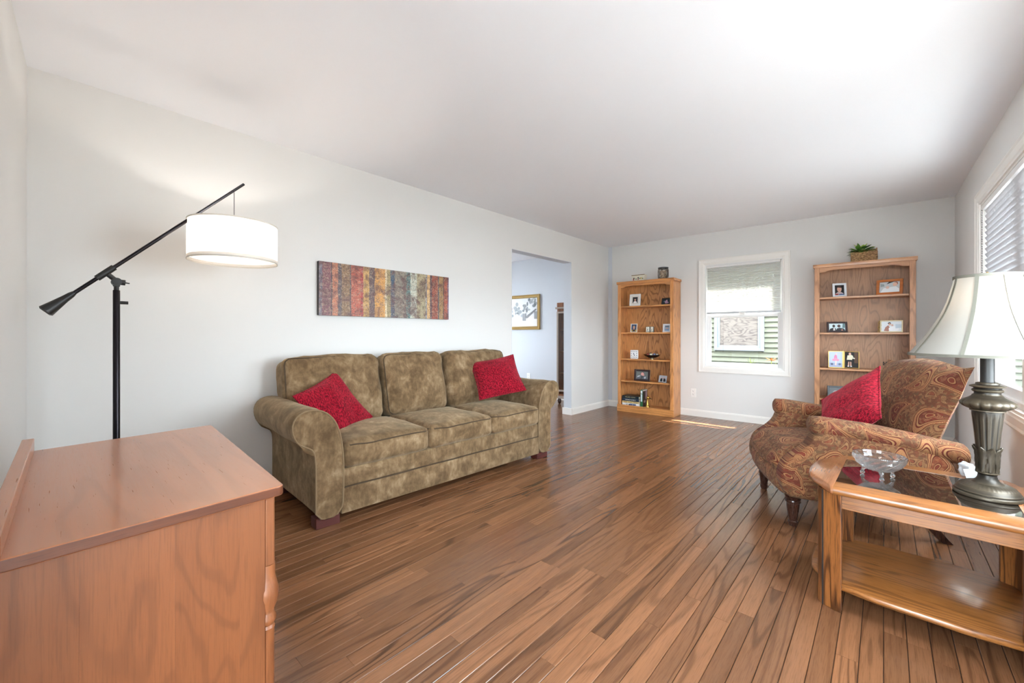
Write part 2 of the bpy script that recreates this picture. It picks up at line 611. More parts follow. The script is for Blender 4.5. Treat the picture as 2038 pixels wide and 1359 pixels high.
def antique():
    m = NT('antique_bronze')
    co = m.obj()
    a = m.noise(co, 30.0, 4, 0.6)
    geo = m.n('ShaderNodeNewGeometry')
    pt = m.ramp(geo.outputs['Pointiness'], [(0.46, (0, 0, 0)), (0.58, (1, 1, 1))])
    c1 = m.mix(a, C(16, 14, 12), C(34, 30, 25))
    col = m.mix(m.math('MULTIPLY', pt, 0.6), c1, C(104, 92, 74))
    m.P(Base_Color=col, Roughness=0.40, Metallic=0.4)
    return m.mat


M['antique'] = antique()
gm = NT('crystal_glass')
_g = gm.n('ShaderNodeBsdfGlass', Roughness=0.0, IOR=1.5)
_t = gm.n('ShaderNodeBsdfTransparent', Color=(0.96, 0.97, 0.98, 1))
_r = gm.n('ShaderNodeBsdfTranslucent', Color=(0.95, 0.96, 0.98, 1))
_m1 = gm.n('ShaderNodeMixShader', Fac=0.30)
gm.t.links.new(_g.outputs[0], _m1.inputs[1])
gm.t.links.new(_t.outputs[0], _m1.inputs[2])
_m2 = gm.n('ShaderNodeMixShader', Fac=0.08)
gm.t.links.new(_m1.outputs[0], _m2.inputs[1])
gm.t.links.new(_r.outputs[0], _m2.inputs[2])
gm.t.links.new(_m2.outputs[0], gm.out.inputs[0])
M['crystal'] = gm.mat
gm = NT('smoked_glass')
gm.P(Base_Color=C(72, 62, 54), Roughness=0.01, IOR=1.5)
gm.set(gm.p.inputs['Transmission Weight'], 0.85)
gm.set(gm.p.inputs['Specular IOR Level'], 0.75)
gm.set(gm.p.inputs['Coat Weight'], 0.6)
gm.set(gm.p.inputs['Coat Roughness'], 0.01)
M['smoked'] = gm.mat

_flat = {}


def flat(r, g, b, rough=0.5):
    k = (r, g, b, rough)
    if k not in _flat:
        _flat[k] = plain('colour_%d_%d_%d' % (r, g, b), C(r, g, b), rough)
    return _flat[k]

# ------------------------------------------------------------------ the room shell
BL, BR, NL, NR = (-3.165, 5.727), (0.51, 5.86), (-3.185, -0.098), (0.608, -0.25)
H = 2.44


def frame(p0, p1):
    d = Vector(p1) - Vector(p0)
    return (p0[0], p0[1]), math.atan2(d.y, d.x), d.length


FB, FL, FR, FN = frame(BL, BR), frame(NL, BL), frame(BR, NR), frame(NR, NL)


def place(o, fr, s=0.0, y=0.0, z=0.0, rz=0.0):
    (px, py), a, _ = fr
    o.location = (px + math.cos(a) * s - math.sin(a) * y, py + math.sin(a) * s + math.cos(a) * y, z)
    o.rotation_euler = (0, 0, a + rz)
    return o


def wall(name, fr, holes, mat, thick=0.14, ext=(0, 0), h=H):
    L = fr[2]
    xs = sorted({-ext[0], L + ext[1]} | {q for hh in holes for q in hh[:2]})
    zs = sorted({0.0, h} | {q for hh in holes for q in hh[2:]})
    mb = MB()
    for i in range(len(xs) - 1):
        for j in range(len(zs) - 1):
            cx, cz = (xs[i] + xs[i + 1]) / 2, (zs[j] + zs[j + 1]) / 2
            if any(a < cx < b and c < cz < d for a, b, c, d in holes):
                continue
            mb.box(xs[i], xs[i + 1], 0, thick, zs[j], zs[j + 1])
    return struct(place(mb.build(name, mat), fr))


W1 = (1.40, 2.27, 0.675, 2.015)          # back window opening
W2 = (1.27, 3.06, 0.655, 2.06)           # right-hand window opening
W_FILL = (3.45, 4.35, 0.655, 2.00)           # unseen right-hand window, added for fill daylight
D_FILL = (0.06, 1.02, 0.0, 2.05)             # made-up glazed door behind the camera, for frontal fill light
OP = (3.605, 4.815, 0.0, 2.082)          # opening to the dining room

wall('wall_back', FB, [W1], M['wall'], ext=(0, 0.14))
wall('wall_left', FL, [OP], M['wall'], 0.12, ext=(0.0, 0.0))
wall('wall_right', FR, [W2, W_FILL], M['wall'], ext=(0.0, 0.14))
wall('wall_near', FN, [D_FILL], M['wall'], ext=(0.14, 0.14))
struct(MB().box(-7.0, 0.85, -0.5, 6.1, H, 2.60).build('ceiling', M['ceiling']))

# dining room seen through the opening
FDB = ((-6.6, 5.60), FB[1], 3.5)
wall('wall_dining_back', FDB, [], M['wall_daylight_tint'])
FDL = ((-6.6, 2.2), math.pi / 2, 3.6)
wall('wall_dining_left', FDL, [(1.0, 2.6, 0.7, 2.1)], M['wall_daylight_tint'])
FDN = ((-3.2, 2.2), math.pi, 3.5)
wall('wall_dining_near', FDN, [], M['wall_daylight_tint'])
# the dining side of the dividing wall carries the daylight-tinted colour
mb = MB()
mb.box(0, OP[0], 0.12, 0.125, 0, H).box(OP[1], FL[2], 0.12, 0.125, 0, H).box(OP[0], OP[1], 0.12, 0.125, OP[3], H)
mb.box(OP[1] - 0.004, OP[1], 0.0, 0.125, 0, OP[3]).box(OP[0], OP[0] + 0.004, 0.0, 0.125, 0, OP[3]).box(OP[0], OP[1], 0.0, 0.125, OP[3] - 0.004, OP[3])
struct(place(mb.build('tinted_wall_skin', M['wall_daylight_tint']), FL))


def base(name, fr, runs, y1=0.0):
    mb = MB()
    for a, b in runs:
        prof = [(-0.014, 0.0), (-0.014, 0.072), (-0.009, 0.086), (-0.004, 0.092), (0.0, 0.092), (0.0, 0.0)]
        mb.prism([(y + y1, z) for y, z in prof], a, b, 'x')
    return mb, name, fr


mb, n_, f_ = base('baseboard_left', FL, [(0.0, OP[0]), (OP[1] - 0.014, FL[2])])
mb.box(OP[1] - 0.018, OP[1] - 0.004, -0.014, 0.139, 0, 0.09).box(OP[0] + 0.004, OP[0] + 0.018, -0.014, 0.139, 0, 0.09)
struct(place(mb.build(n_, M['trim']), f_))
mb, n_, f_ = base('baseboard_back', FB, [(0.0, FB[2])])
struct(place(mb.build(n_, M['trim']), f_))
mb, n_, f_ = base('baseboard_right', FR, [(0.0, FR[2])])
struct(place(mb.build(n_, M['trim']), f_))
mb, n_, f_ = base('baseboard_near', FN, [(D_FILL[1] + 0.07, FN[2])])
struct(place(mb.build(n_, M['trim']), f_))
mb, n_, f_ = base('baseboard_dining', FDB, [(0.0, 3.4)])
struct(place(mb.build(n_, M['trim']), f_))


# ------------------------------------------------------------------ windows and glazed door
def casing(parent, op, w, fr_mb=None, bottom=True):
    """picture-frame casing: each board is a part, stepped profile"""
    a, b, c, d = op
    prof = [(0.0, 0.0), (0.0, -0.010), (0.012, -0.012), (0.020, -0.017), (w - 0.02, -0.019), (w - 0.008, -0.024), (w, -0.022), (w, 0.0)]
    # mitred boards: loft of the profile along each side
    cs = [(a, c), (b, c), (b, d), (a, d)]
    dirs = [(-1, -1), (1, -1), (1, 1), (-1, 1)]
    for i in range(4):
        if i == 0 and not bottom:
            continue
        p, q, dp, dq = cs[i], cs[(i + 1) % 4], dirs[i], dirs[(i + 1) % 4]
        r1 = [(p[0] + dp[0] * t, y, p[1] + dp[1] * t) for t, y in prof]
        r2 = [(q[0] + dq[0] * t, y, q[1] + dq[1] * t) for t, y in prof]
        MB().loft([r1, r2]).build('casing_board', M['trim'], parent)


def ring(mb, a, b, c, d, w, y0, y1):
    mb.box(a, a + w, y0, y1, c, d).box(b - w, b, y0, y1, c, d).box(a + w, b - w, y0, y1, c, c + w).box(a + w, b - w, y0, y1, d - w, d)
    return mb


# window_1: single-hung window in the back wall
w1 = bpy.data.objects.new('window_1', None)
COL.objects.link(w1)
place(struct(w1), FB)
casing(w1, W1, 0.076)
a, b, c, d = W1
ring(MB(), a, b, c, d, 0.014, 0.0, 0.16).build('jamb', M['vinyl'], w1)
a, b, c, d = a + 0.014, b - 0.014, c + 0.014, d - 0.014
lo = ring(MB(), a, b, c, 1.365, 0.045, 0.055, 0.09).build('lower_sash', M['vinyl'], w1, bevel=0.003)
MB().box(a + 0.045, b - 0.045, 0.070, 0.074, c + 0.045, 1.32).build('pane', M['pane'], lo)
MB().box(1.79, 1.88, 0.040, 0.058, c + 0.035, c + 0.048).build('sash_lift', M['plastic'], lo, bevel=0.003)
MB().box(1.80, 1.86, 0.045, 0.06, 1.355, 1.372).build('sash_lock', M['plastic'], lo, bevel=0.003)
up = ring(MB(), a, b, 1.33, d, 0.04, 0.092, 0.127).build('upper_sash', M['vinyl'], w1, bevel=0.003)
MB().box(a + 0.04, b - 0.04, 0.108, 0.112, 1.37, d - 0.04).build('pane', M['pane'], up)

# cellular shade hung in window_1
cs = thing('cellular_shade', 'pale grey cellular shade pulled halfway down the back window', 'window shade')
place(cs, FB)
sa, sb = a + 0.004, b - 0.010
MB().box(sa, sb, 0.004, 0.044, 1.972, 2.000).build('head_rail', M['vinyl'], cs, bevel=0.004)
mb = MB()
n = 32
ztop, zbot = 1.972, 1.392
for side in (0, 1):
    pr_ = []
    for k in range(2 * n + 1):
        z = ztop + (zbot - ztop) * k / (2 * n)
        y = 0.024 + (-1 if side == 0 else 1) * (0.004 + (0.008 if k % 2 else 0.0))
        pr_.append((y, z))
    v = [(x, y, z) for x in (sa + 0.004, sb - 0.004) for y, z in pr_]
    m_ = len(pr_)
    mb.add(v, [(k, k + 1, m_ + k + 1, m_ + k) for k in range(m_ - 1)])
mb.build('pleated_fabric', M['cell_cloth'], cs)
MB().box(sa, sb, 0.008, 0.040, 1.366, 1.392).build('bottom_rail', plain('shade_rail', C(204, 205, 208), 0.4), cs, bevel=0.003)
MB().box(1.80, 1.87, -0.002, 0.010, 1.362, 1.378).build('pull_tab', M['plastic'], cs, bevel=0.002)

# window_2: wide window in the right-hand wall
w2 = bpy.data.objects.new('window_2', None)
COL.objects.link(w2)
place(struct(w2), FR)
casing(w2, W2, 0.078)
a, b, c, d = W2
ring(MB(), a, b, c, d, 0.016, 0.0, 0.16).build('jamb', M['trim'], w2)
MB().box(a + 0.016, b - 0.016, 0.028, 0.075, c + 0.016, c + 0.052).build('sill_step', M['vinyl'], w2, bevel=0.004)
a, b, c, d = a + 0.016, b - 0.016, c + 0.016, d - 0.016
mid = (a + b) / 2
for q0, q1 in ((a, mid), (mid, b)):
    s_ = ring(MB(), q0, q1, c + 0.03, d, 0.065, 0.05, 0.10).build('sash', M['vinyl'], w2, bevel=0.004)
    MB().box(q0 + 0.06, q1 - 0.06, 0.072, 0.076, c + 0.09, d - 0.06).build('pane', M['pane'], s_)
    MB().box(q0 + 0.26, q0 + 0.36, 0.030, 0.052, c + 0.046, c + 0.062).build('crank', M['plastic'], s_, bevel=0.004)

bl = thing('venetian_blind', 'white slatted blind lowered over the right-hand window', 'window blind')
place(bl, FR)
MB().box(a + 0.008, b - 0.008, 0.0, 0.042, d - 0.038, d - 0.002).build('head_rail', M['vinyl'], bl, bevel=0.003)
sl = MB()
hw = 0.0250
ang = math.radians(64)
x0_, x1_ = a + 0.012, b - 0.012
pts = []
for t in (-1, -0.5, 0, 0.5, 1):
    yy, zz = t * hw * math.cos(ang), t * hw * math.sin(ang)
    bow = 0.0016 * (1 - t * t)
    pts.append((yy - bow * math.sin(ang), -zz + bow * math.cos(ang)))
r1 = [(x0_, y, z) for y, z in pts] + [(x0_, y + 0.0006, z - 0.0006) for y, z in reversed(pts)]
r2 = [(x1_, p[1], p[2]) for p in r1]
sl.loft([r1, r2])
slat0 = sl.build('slat', M['slat'], bl)
z = d - 0.062
k = 0
while z > 1.44:
    o = slat0 if k == 0 else slat0.copy()
    if k:
        COL.objects.link(o)
        o.parent = bl
    o.location = (0, 0.026, z)
    z -= 0.0400
    k += 1
MB().box(a + 0.012, b - 0.012, 0.010, 0.034, z - 0.004, z + 0.012).build('bottom_rail', M['vinyl'], bl, bevel=0.003)
mb = MB()
for k in range(40):
    mb.ball((a + 0.055, -0.004, d - 0.045 - k * 0.0125), 0.0038, 6)
mb.build('bead_chain', M['chain'], bl, smooth=True)

# fill_window: out-of-view window added to the right-hand wall for more daylight
w3 = bpy.data.objects.new('fill_window', None)
COL.objects.link(w3)
place(struct(w3), FR)
casing(w3, W_FILL, 0.078)
a, b, c, d = W_FILL
s_ = ring(MB(), a, b, c, d, 0.07, 0.03, 0.12).build('sash', M['vinyl'], w3, bevel=0.004)
MB().box(a + 0.06, b - 0.06, 0.072, 0.076, c + 0.06, d - 0.06).build('pane', M['pane'], s_)

# fill_door: added door behind the viewer, glazed to fill the room with daylight
dr = bpy.data.objects.new('fill_door', None)
COL.objects.link(dr)
place(struct(dr), FN)
casing(dr, D_FILL, 0.07, bottom=False)
a, b, c, d = D_FILL
s_ = ring(MB(), a, b, c, d, 0.09, 0.05, 0.10).build('door_leaf', M['vinyl'], dr, bevel=0.004)
MB().box(a + 0.085, b - 0.085, 0.072, 0.077, c + 0.085, d - 0.085).build('pane', M['pane'], s_)
MB().box(b - 0.06, b - 0.03, 0.0, 0.05, 0.98, 1.02).build('door_handle', M['steel'], s_, bevel=0.004)

# dining room window that lights it
w5 = bpy.data.objects.new('window_4', None)
COL.objects.link(w5)
place(struct(w5), FDL)
s_ = ring(MB(), 1.0, 2.6, 0.7, 2.1, 0.07, 0.0, 0.12).build('sash', M['vinyl'], w5, bevel=0.004)
MB().box(1.06, 2.54, 0.06, 0.064, 0.76, 2.04).build('pane', M['pane'], s_)

# unseen roof overhangs; the right one is added to block sun at its windows
mb = MB()
mb.box(-1.0, FB[2] + 0.9, 0.0, 0.45, 2.59, 2.74)
struct(place(mb.build('sun_block_eave', M['trim']), FB))
mb = MB()
mb.box(-0.6, FR[2] + 0.6, 0.0, 0.75, 2.59, 2.74)
struct(place(mb.build('sun_block_eave', M['trim']), FR))

# unseen upper storey, added to cut sky light between the houses
struct(MB().box(-7.0, 0.65, -0.35, 6.0, 2.75, 7.0).build('sky_block_storey', M['trim']))


def portal(fr, op, y):
    a_, b_, c_, d_ = op
    ld = bpy.data.lights.new('window_portal', 'AREA')
    ld.shape = 'RECTANGLE'
    ld.size, ld.size_y = b_ - a_, d_ - c_
    ld.cycles.is_portal = True
    o_ = bpy.data.objects.new('window_portal', ld)
    COL.objects.link(o_)
    place(o_, fr, (a_ + b_) / 2, y, (c_ + d_) / 2)
    o_.rotation_euler = (math.radians(90), 0, fr[1] + math.pi)
    o_.rotation_euler = (math.radians(-90), 0, fr[1])


portal(FB, (W1[0], W1[1], W1[2], 1.37), 0.13)
portal(FR, W2, 0.14)
portal(FR, W_FILL, 0.14)
portal(FN, D_FILL, 0.14)
portal(FDL, (1.0, 2.6, 0.7, 2.1), 0.14)

# ------------------------------------------------------------------ floor planks
floor = struct(MB().box(-6.8, 0.80, -0.45, 6.0, -0.06, -0.006).build('floor', M['sub']))
PW = 0.0618
CAMP = Vector((0.0, 0.0, 1.095))
FWD = Vector((-math.sin(math.radians(42.1)), math.cos(math.radians(42.1)), 0))
RGT = Vector((FWD.y, -FWD.x, 0))


def seen(x, y):
    d_ = Vector((x, y, 0)) - CAMP
    zc = d_.dot(FWD)
    if zc < 0.3:
        return 0
    px, py = 820 * d_.dot(RGT) / zc, 820 * 1.095 / zc
    return 1.0 / zc ** 3 if (abs(px) < 1040 and py < 710) else 0


planks = []
kx = -int((6.75 - 0.249) / PW)
while True:
    x0 = -0.249 + kx * PW
    kx += 1
    if x0 > 0.64:
        break
    y = -0.40 - rng.random() * 0.9
    while y < 5.92:
        L = rng.choice((0.55, 0.75, 0.95, 1.2, 1.5)) * rng.uniform(0.85, 1.15)
        y1 = min(y + L, 5.95)
        ya = max(y, -0.40)
        if y1 - ya > 0.05:
            vis = 0
            if x0 > -3.24:
                for t in range(9):
                    yy = ya + (y1 - ya) * (t + 0.5) / 9
                    vis += seen(x0 + PW / 2, yy) * (y1 - ya)
            planks.append((vis, x0, ya, y1, rng.random()))
        y = y1
planks.sort(key=lambda p: -p[0])


def plank_geo(mb, x0, x1, y0, y1, z0=-0.006):
    g, ch = 0.0009, 0.0014
    a0, a1, b0, b1 = x0 + g, x1 - g, y0 + g * 0.6, y1 - g * 0.6
    v = [(a0, b0, z0), (a1, b0, z0), (a1, b1, z0), (a0, b1, z0),
         (a0, b0, -ch), (a1, b0, -ch), (a1, b1, -ch), (a0, b1, -ch),
         (a0 + ch, b0 + ch * .1, 0), (a1 - ch, b0 + ch * .1, 0), (a1 - ch, b1 - ch * .1, 0), (a0 + ch, b1 - ch * .1, 0)]
    f = [(8, 9, 10, 11)]
    for q in (0, 4):
        for i in range(4):
            j = (i + 1) % 4
            f.append((q + i, q + j, q + 4 + j, q + 4 + i))
    mb.add(v, f)


def set_rnd(o, vals):
    at = o.data.attributes.new('rnd', 'FLOAT', 'FACE')
    at.data.foreach_set('value', vals)


for i, (vis, x0, y0, y1, r) in enumerate(planks[:300]):
    mb = MB()
    plank_geo(mb, x0, x0 + PW, y0, y1)
    o = mb.build('floor_plank', M['floor_wood'], floor)
    set_rnd(o, [r] * 9)
mb = MB()
vals = []
for vis, x0, y0, y1, r in planks[300:]:
    plank_geo(mb, x0, x0 + PW, y0, y1)
    vals += [r] * 9
o = mb.build('floor_planks', M['floor_wood'], floor)
o['kind'] = 'stuff'
set_rnd(o, vals)

# ------------------------------------------------------------------ outside: ground, neighbouring house, flowers
gm = NT('pale_concrete')
gc = gm.obj()
gm.P(Base_Color=gm.mix(gm.noise(gc, 3.0, 4), C(138, 139, 139), C(150, 150, 149)), Roughness=0.95)
struct(MB().box(-30, 30, -25, 30, -0.5, -0.35).build('ground', gm.mat))

struct(MB().box(-9, 6, 6.0, 8.58, -0.36, -0.345).build('bounce_cut_bed', paint('bounce_cut_mulch', C(78, 62, 48), 0.95, 0.3)))  # unseen dark bed, added to cut light bounced onto the siding
nh = thing('neighbour_house', 'pale green lap-sided house next door, seen through the back window', 'house', (0, 8.6, -0.35))
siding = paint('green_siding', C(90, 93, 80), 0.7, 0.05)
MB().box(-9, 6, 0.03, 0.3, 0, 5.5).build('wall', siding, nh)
MB().box(-9.3, 6.3, -0.80, 0.3, 5.30, 5.54).build('eave', M['trim'], nh)
bh = 0.0925
NX0, NX1, NZ0, NZ1 = -2.453, -1.616, 1.145, 2.45
for k in range(28):
    z0 = 0.25 + k * bh + 0.041
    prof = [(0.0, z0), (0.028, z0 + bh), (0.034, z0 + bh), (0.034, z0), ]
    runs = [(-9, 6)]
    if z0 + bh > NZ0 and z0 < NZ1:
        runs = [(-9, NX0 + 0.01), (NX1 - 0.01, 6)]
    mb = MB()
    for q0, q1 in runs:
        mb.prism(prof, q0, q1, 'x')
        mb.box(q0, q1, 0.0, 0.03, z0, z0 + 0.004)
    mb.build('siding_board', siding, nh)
blue_vinyl = plain('bluish_vinyl', C(112, 119, 128), 0.4)
nw = ring(MB(), NX0, NX1, NZ0, NZ1, 0.055, -0.03, 0.05).build('window_frame', blue_vinyl, nh, bevel=0.005)
ring(MB(), NX0 + 0.055, NX1 - 0.055, NZ0 + 0.055, NZ1 - 0.055, 0.04, -0.012, 0.05).build('sash', blue_vinyl, nw, bevel=0.004)
sm = NT('window_screen')
so = sm.obj()
sw = sm.noise(sm.vmath('MULTIPLY', so, (0.9, 1.0, 3.2)), 2.6, 2, 0.5, 0.4)
sl_ = sm.math('MULTIPLY_ADD', sm.math('SINE', sm.math('MULTIPLY', sw, 62.0)), 0.5, 0.5)
sm.P(Base_Color=sm.mix(sm.math('POWER', sl_, 3.0), C(100, 93, 89), C(70, 64, 62)), Roughness=0.5)
MB().box(NX0 + 0.09, NX1 - 0.09, 0.005, 0.012, NZ0 + 0.09, NZ1 - 0.09).build('screen', sm.mat, nw)


def leaf(mb, base_, tip, w, sag=0.0, n=5, mat=None):
    b, t = Vector(base_), Vector(tip)
    ax = (t - b)
    side = ax.cross(Vector((0, 0, 1)))
    side = side.normalized() if side.length > 1e-4 else Vector((1, 0, 0))
    nrm = side.cross(ax).normalized()
    L_, R_ = [], []
    vs_ = []
    for k in range(n + 1):
        u = k / n
        p = b + ax * u + Vector((0, 0, -sag * u * u))
        ww = w * math.sin(math.pi * min(1, 0.06 + u * 0.94)) ** 0.8 * (1 - 0.35 * u)
        vs_ += [p - side * ww - nrm * 0.0, p - nrm * ww * 0.25, p + side * ww]
    f = []
    for k in range(n):
        q = k * 3
        f += [(q, q + 1, q + 4, q + 3), (q + 1, q + 2, q + 5, q + 4)]
    mb.add(vs_, f, mat)
    return mb


leafg = plain('garden_leaf', C(128, 140, 52), 0.6)
fl1 = thing('garden_sprig', 'small green sprig outside below the middle of the back window', 'plant', (-1.588, 7.5, -0.35))
mb = MB()
mb.tube([(0, 0, 0), (0.01, 0, 0.5), (0, 0, 1.0)], 0.006, 6)
mb.build('stem', leafg, fl1, smooth=True)
mb = MB()
for k, (dx, dz) in enumerate(((-0.06, 0.09), (-0.02, 0.12), (0.05, 0.10), (0.09, 0.06), (-0.09, 0.02))):
    leaf(mb, (0, 0, 0.97), (dx, 0.02 * (k - 2), 0.97 + dz), 0.013)
mb.build('leaves', leafg, fl1)
fl2 = thing('orange_flower', 'orange flower outside at the lower right of the back window', 'flower', (-1.312, 7.5, -0.35))
mb = MB()
mb.tube([(0, 0, 0), (0.02, 0, 0.6), (0, 0, 1.06)], 0.006, 6)
mb.tube([(0.03, 0, 0), (0.05, 0, 0.6), (0.06, 0, 1.0)], 0.005, 6)
mb.build('stem', leafg, fl2, smooth=True)
mb = MB()
for k in range(9):
    t = k * 0.7
    leaf(mb, (0, 0, 1.05), (0.085 * math.cos(t), 0.05 * math.sin(t), 1.06 + 0.03 * math.sin(3 * t)), 0.022)
mb.build('petals', plain('orange_petal', C(226, 140, 84), 0.6), fl2)


def outlet(fr, s, z, label, ):
    t = thing('wall_outlet', label, 'outlet')
    place(t, fr, s, 0, z)
    pl = MB().box(-0.036, 0.036, -0.006, -0.0004, -0.058, 0.058).build('plate', M['plastic'], t, bevel=0.003)
    for dz in (0.021, -0.021):
        oc = [(0.017 * math.cos(q), dz + 0.015 * math.sin(q)) for q in [math.pi / 4 * (j + 0.5) for j in range(8)]]
        r_ = MB().prism(oc, -0.0085, -0.005, 'y').build('receptacle', M['plastic'], t)
        mb = MB()
        for dx in (-0.006, 0.006):
            mb.box(dx - 0.0015, dx + 0.0015, -0.0088, -0.0080, dz - 0.001, dz + 0.008)
        mb.box(-0.002, 0.002, -0.0088, -0.0080, dz - 0.010, dz - 0.006)
        mb.build('slots', M['dark_slot'], r_)
    return t


outlet(FB, 1.252, 0.312, 'white wall outlet under the back window beside the left bookcase')
outlet(FDB, 1.88, 0.35, 'white wall outlet on the bluish dining room wall above the sofa arm')

# ------------------------------------------------------------------ sofa (local x: along the front, y: towards the wall, z: up)
SOFA_RZ = math.radians(87.0)
SOFA_O = (-2.337, 0.963, 0.0)
sofa = thing('sofa', 'olive brown suede three-seat sofa with rolled arms against the left wall', 'sofa', SOFA_O, SOFA_RZ)
SD = 0.84
armp = [(0.002, 0.055), (0.002, 0.24), (0.002, 0.40), (-0.010, 0.455), (-0.045, 0.478), (-0.078, 0.492), (-0.106, 0.530), (-0.119, 0.578), (-0.116, 0.622), (-0.090, 0.660),
        (-0.040, 0.680), (0.020, 0.676), (0.072, 0.646), (0.112, 0.595), (0.140, 0.515), (0.154, 0.409), (0.158, 0.27), (0.150, 0.055)]


def sofa_arm(mirror):
    pr_ = resample(smooth_poly(armp, 1), 64)
    cx = sum(p[0] for p in pr_) / 64
    cz = sum(p[1] for p in pr_) / 64

    def P(p, k, y, dz=0.0):
        # shrink along local direction towards a spine at x=cx
        x = cx + (p[0] - cx) * k
        zz = p[1]
        zz = 0.055 + (zz - 0.055) * (1 - (1 - k) * 0.5)
        xx = 2.02 - x if mirror else x
        return (xx, y, zz + dz)
    rings = []
    for k, y in ((0.80, 0.004), (0.93, -0.004), (0.985, 0.0), (1.0, 0.010), (1.0, 0.10), (1.0, 0.3), (1.0, 0.5), (1.0, 0.7), (0.99, SD - 0.04), (0.95, SD - 0.01), (0.85, SD)):
        ring_ = []
        for i, p in enumerate(pr_):
            q = P(p, k, y)
            w = 0.0
            if 0.05 < y < SD - 0.05:
                w = noise.noise(Vector((p[0] * 6, y * 5, p[1] * 6 + (7 if mirror else 0)))) * 0.010
            ring_.append((q[0] + (w if q[0] < cx else -w) * 0.6, q[1], q[2] + w * (1 if p[1] > 0.45 else 0)))
        rings.append(ring_)
    mb = MB().loft(rings)
    o = mb.build('arm', M['suede'], sofa, smooth=True, angle=60)
    # welt cord around the scroll panel, open at the floor
    i0 = max(range(64), key=lambda i: (pr_[i][1] < 0.07, pr_[i][0] < cx, -pr_[i][1]))
    path = [P(pr_[i % 64], 1.0, -0.0015) for i in range(64)]
    path = [p for p in path if p[2] > 0.062]
    # rotate list so that it starts near the bottom outer side
    lo = min(range(len(path)), key=lambda i: path[i][2] + (0 if (path[i][0] < 1.0 and path[i][0] < cx) or (path[i][0] > 1.0 and path[i][0] > 2.02 - cx) else 9))
    path = path[lo:] + path[:lo]
    if (Vector(path[0]) - Vector(path[-1])).length < (Vector(path[0]) - Vector(path[1])).length * 0.5:
        path = path[:-1]
    MB().tube(path, 0.0046, 6).build('welt', M['welt_light'], o, smooth=True)
    return o


sofa_arm(False)
sofa_arm(True)
# base with the seam
mb = MB()
mb.box(0.145, 1.875, 0.006, SD - 0.02, 0.208, 0.315)
mb.box(0.145, 1.875, 0.0, SD - 0.02, 0.055, 0.206)
bs = mb.build('base', M['suede'], sofa, bevel=0.008, seg=2, smooth=True)
MB().tube([(0.155 + 1.71 * k / 24, -0.001, 0.207 + 0.0012 * math.sin(k)) for k in range(25)], 0.004, 6).build('welt', M['welt'], bs, smooth=True)
# back frame
mb = rbox((1.90, 0.16, 0.56), 0.05, 10, (0, 0.0, 0.0))
mb.xf(Matrix.Translation((1.01, SD - 0.075, 0.56)))
mb.build('back_frame', M['suede'], sofa, smooth=True, angle=60)


def edge_loop(size, r, z, k=1.0, bulge=0.0, off=0.0):
    """rounded-rectangle loop near the top rim of a cushion"""
    hx, hy = size[0] / 2 * k, size[1] / 2 * k
    pts = []
    for cx_, cy_, a0 in ((hx - r, hy - r, 0), (-hx + r, hy - r, 90), (-hx + r, -hy + r, 180), (hx - r, -hy + r, 270)):
        for j in range(5):
            t = math.radians(a0 + 22.5 * j)
            pts.append(Vector((cx_ + r * math.cos(t), cy_ + r * math.sin(t), z)))
    return resample(pts, 72)


def cushion_xf(center, M3):
    return Matrix.Translation(center) @ M3.to_4x4()


# seat cushions
for i, (x0, x1) in enumerate(((0.160, 0.742), (0.748, 1.320), (1.326, 1.872))):
    sz = (x1 - x0, 0.60, 0.155)
    off = Matrix.Translation(((x0 + x1) / 2, 0.288, 0.392))
    mb = rbox(sz, 0.035, 14, (0.004, 0.016, 0.034), 0.006, i + 3, 7.0)
    mb.xf(off)
    o = mb.build('seat_cushion', M['suede'], sofa, smooth=True, angle=70)
    loop = edge_loop(sz, 0.05, 0.055, 1.0)
    pts = []
    for p in loop:
        fr_ = -0.013 * max(0, 1 - (2 * p.x / sz[0]) ** 2) if p.y < -0.25 else 0.0
        pts.append(off @ Vector((p.x * 1.0, p.y + fr_ * 0.9 + (0.002 if p.y < -.2 else 0), p.z + 0.008 * noise.noise(p * 9))))
    MB().tube(pts, 0.0042, 6, True).build('welt', M['welt'], o, smooth=True)

# loose back cushions
tilt = Matrix.Rotation(math.radians(-13), 4, 'X')
for i, (x0, x1, zt) in enumerate(((0.005, 0.690, 0.925), (0.715, 1.285, 0.928), (1.310, 2.03, 0.925))):
    w, hgt, th = x1 - x0, 0.50, 0.21

    def sq(p, w=w, i=i):
        # cushions sag: fuller at the bottom front, soft rounded shoulders
        u = p.x / (w / 2)
        p = p.copy()
        p.y += -0.035 * math.exp(-((p.z + 0.10) / 0.16) ** 2) * (1 - u * u) * (1 if p.y < 0 else 0)
        p.z -= 0.010 * abs(u) ** 3 * (1 if p.z > 0 else 0)
        return p
    mb = rbox((w, th, hgt), 0.060, 18, (0.0, 0.030, 0.010), 0.012, i + 11, 6.0, sq)
    X = Matrix.Translation(((x0 + x1) / 2, 0.655, 0.692)) @ tilt
    mb.xf(X)
    o = mb.build('back_cushion', M['suede'], sofa, smooth=True, angle=70)
    loop = []
    hx, hz = w / 2 - 0.014, hgt / 2 - 0.014
    for cx_, cz_, a0 in ((hx - .04, hz - .04, 0), (-hx + .04, hz - .04, 90), (-hx + .04, -hz + .04, 180), (hx - .04, -hz + .04, 270)):
        for j in range(6):
            t = math.radians(a0 + 18 * j)
            px_, pz_ = cx_ + .04 * math.cos(t), cz_ + .04 * math.sin(t)
            u = px_ / (w / 2)
            loop.append(Vector((px_, -th / 2 + 0.022, pz_ - 0.010 * abs(u) ** 3 * (1 if pz_ > 0 else 0))))
    loop = [X @ p for p in resample(loop, 80)]
    MB().tube(loop, 0.0045, 6, True).build('welt', M['welt'], o, smooth=True)
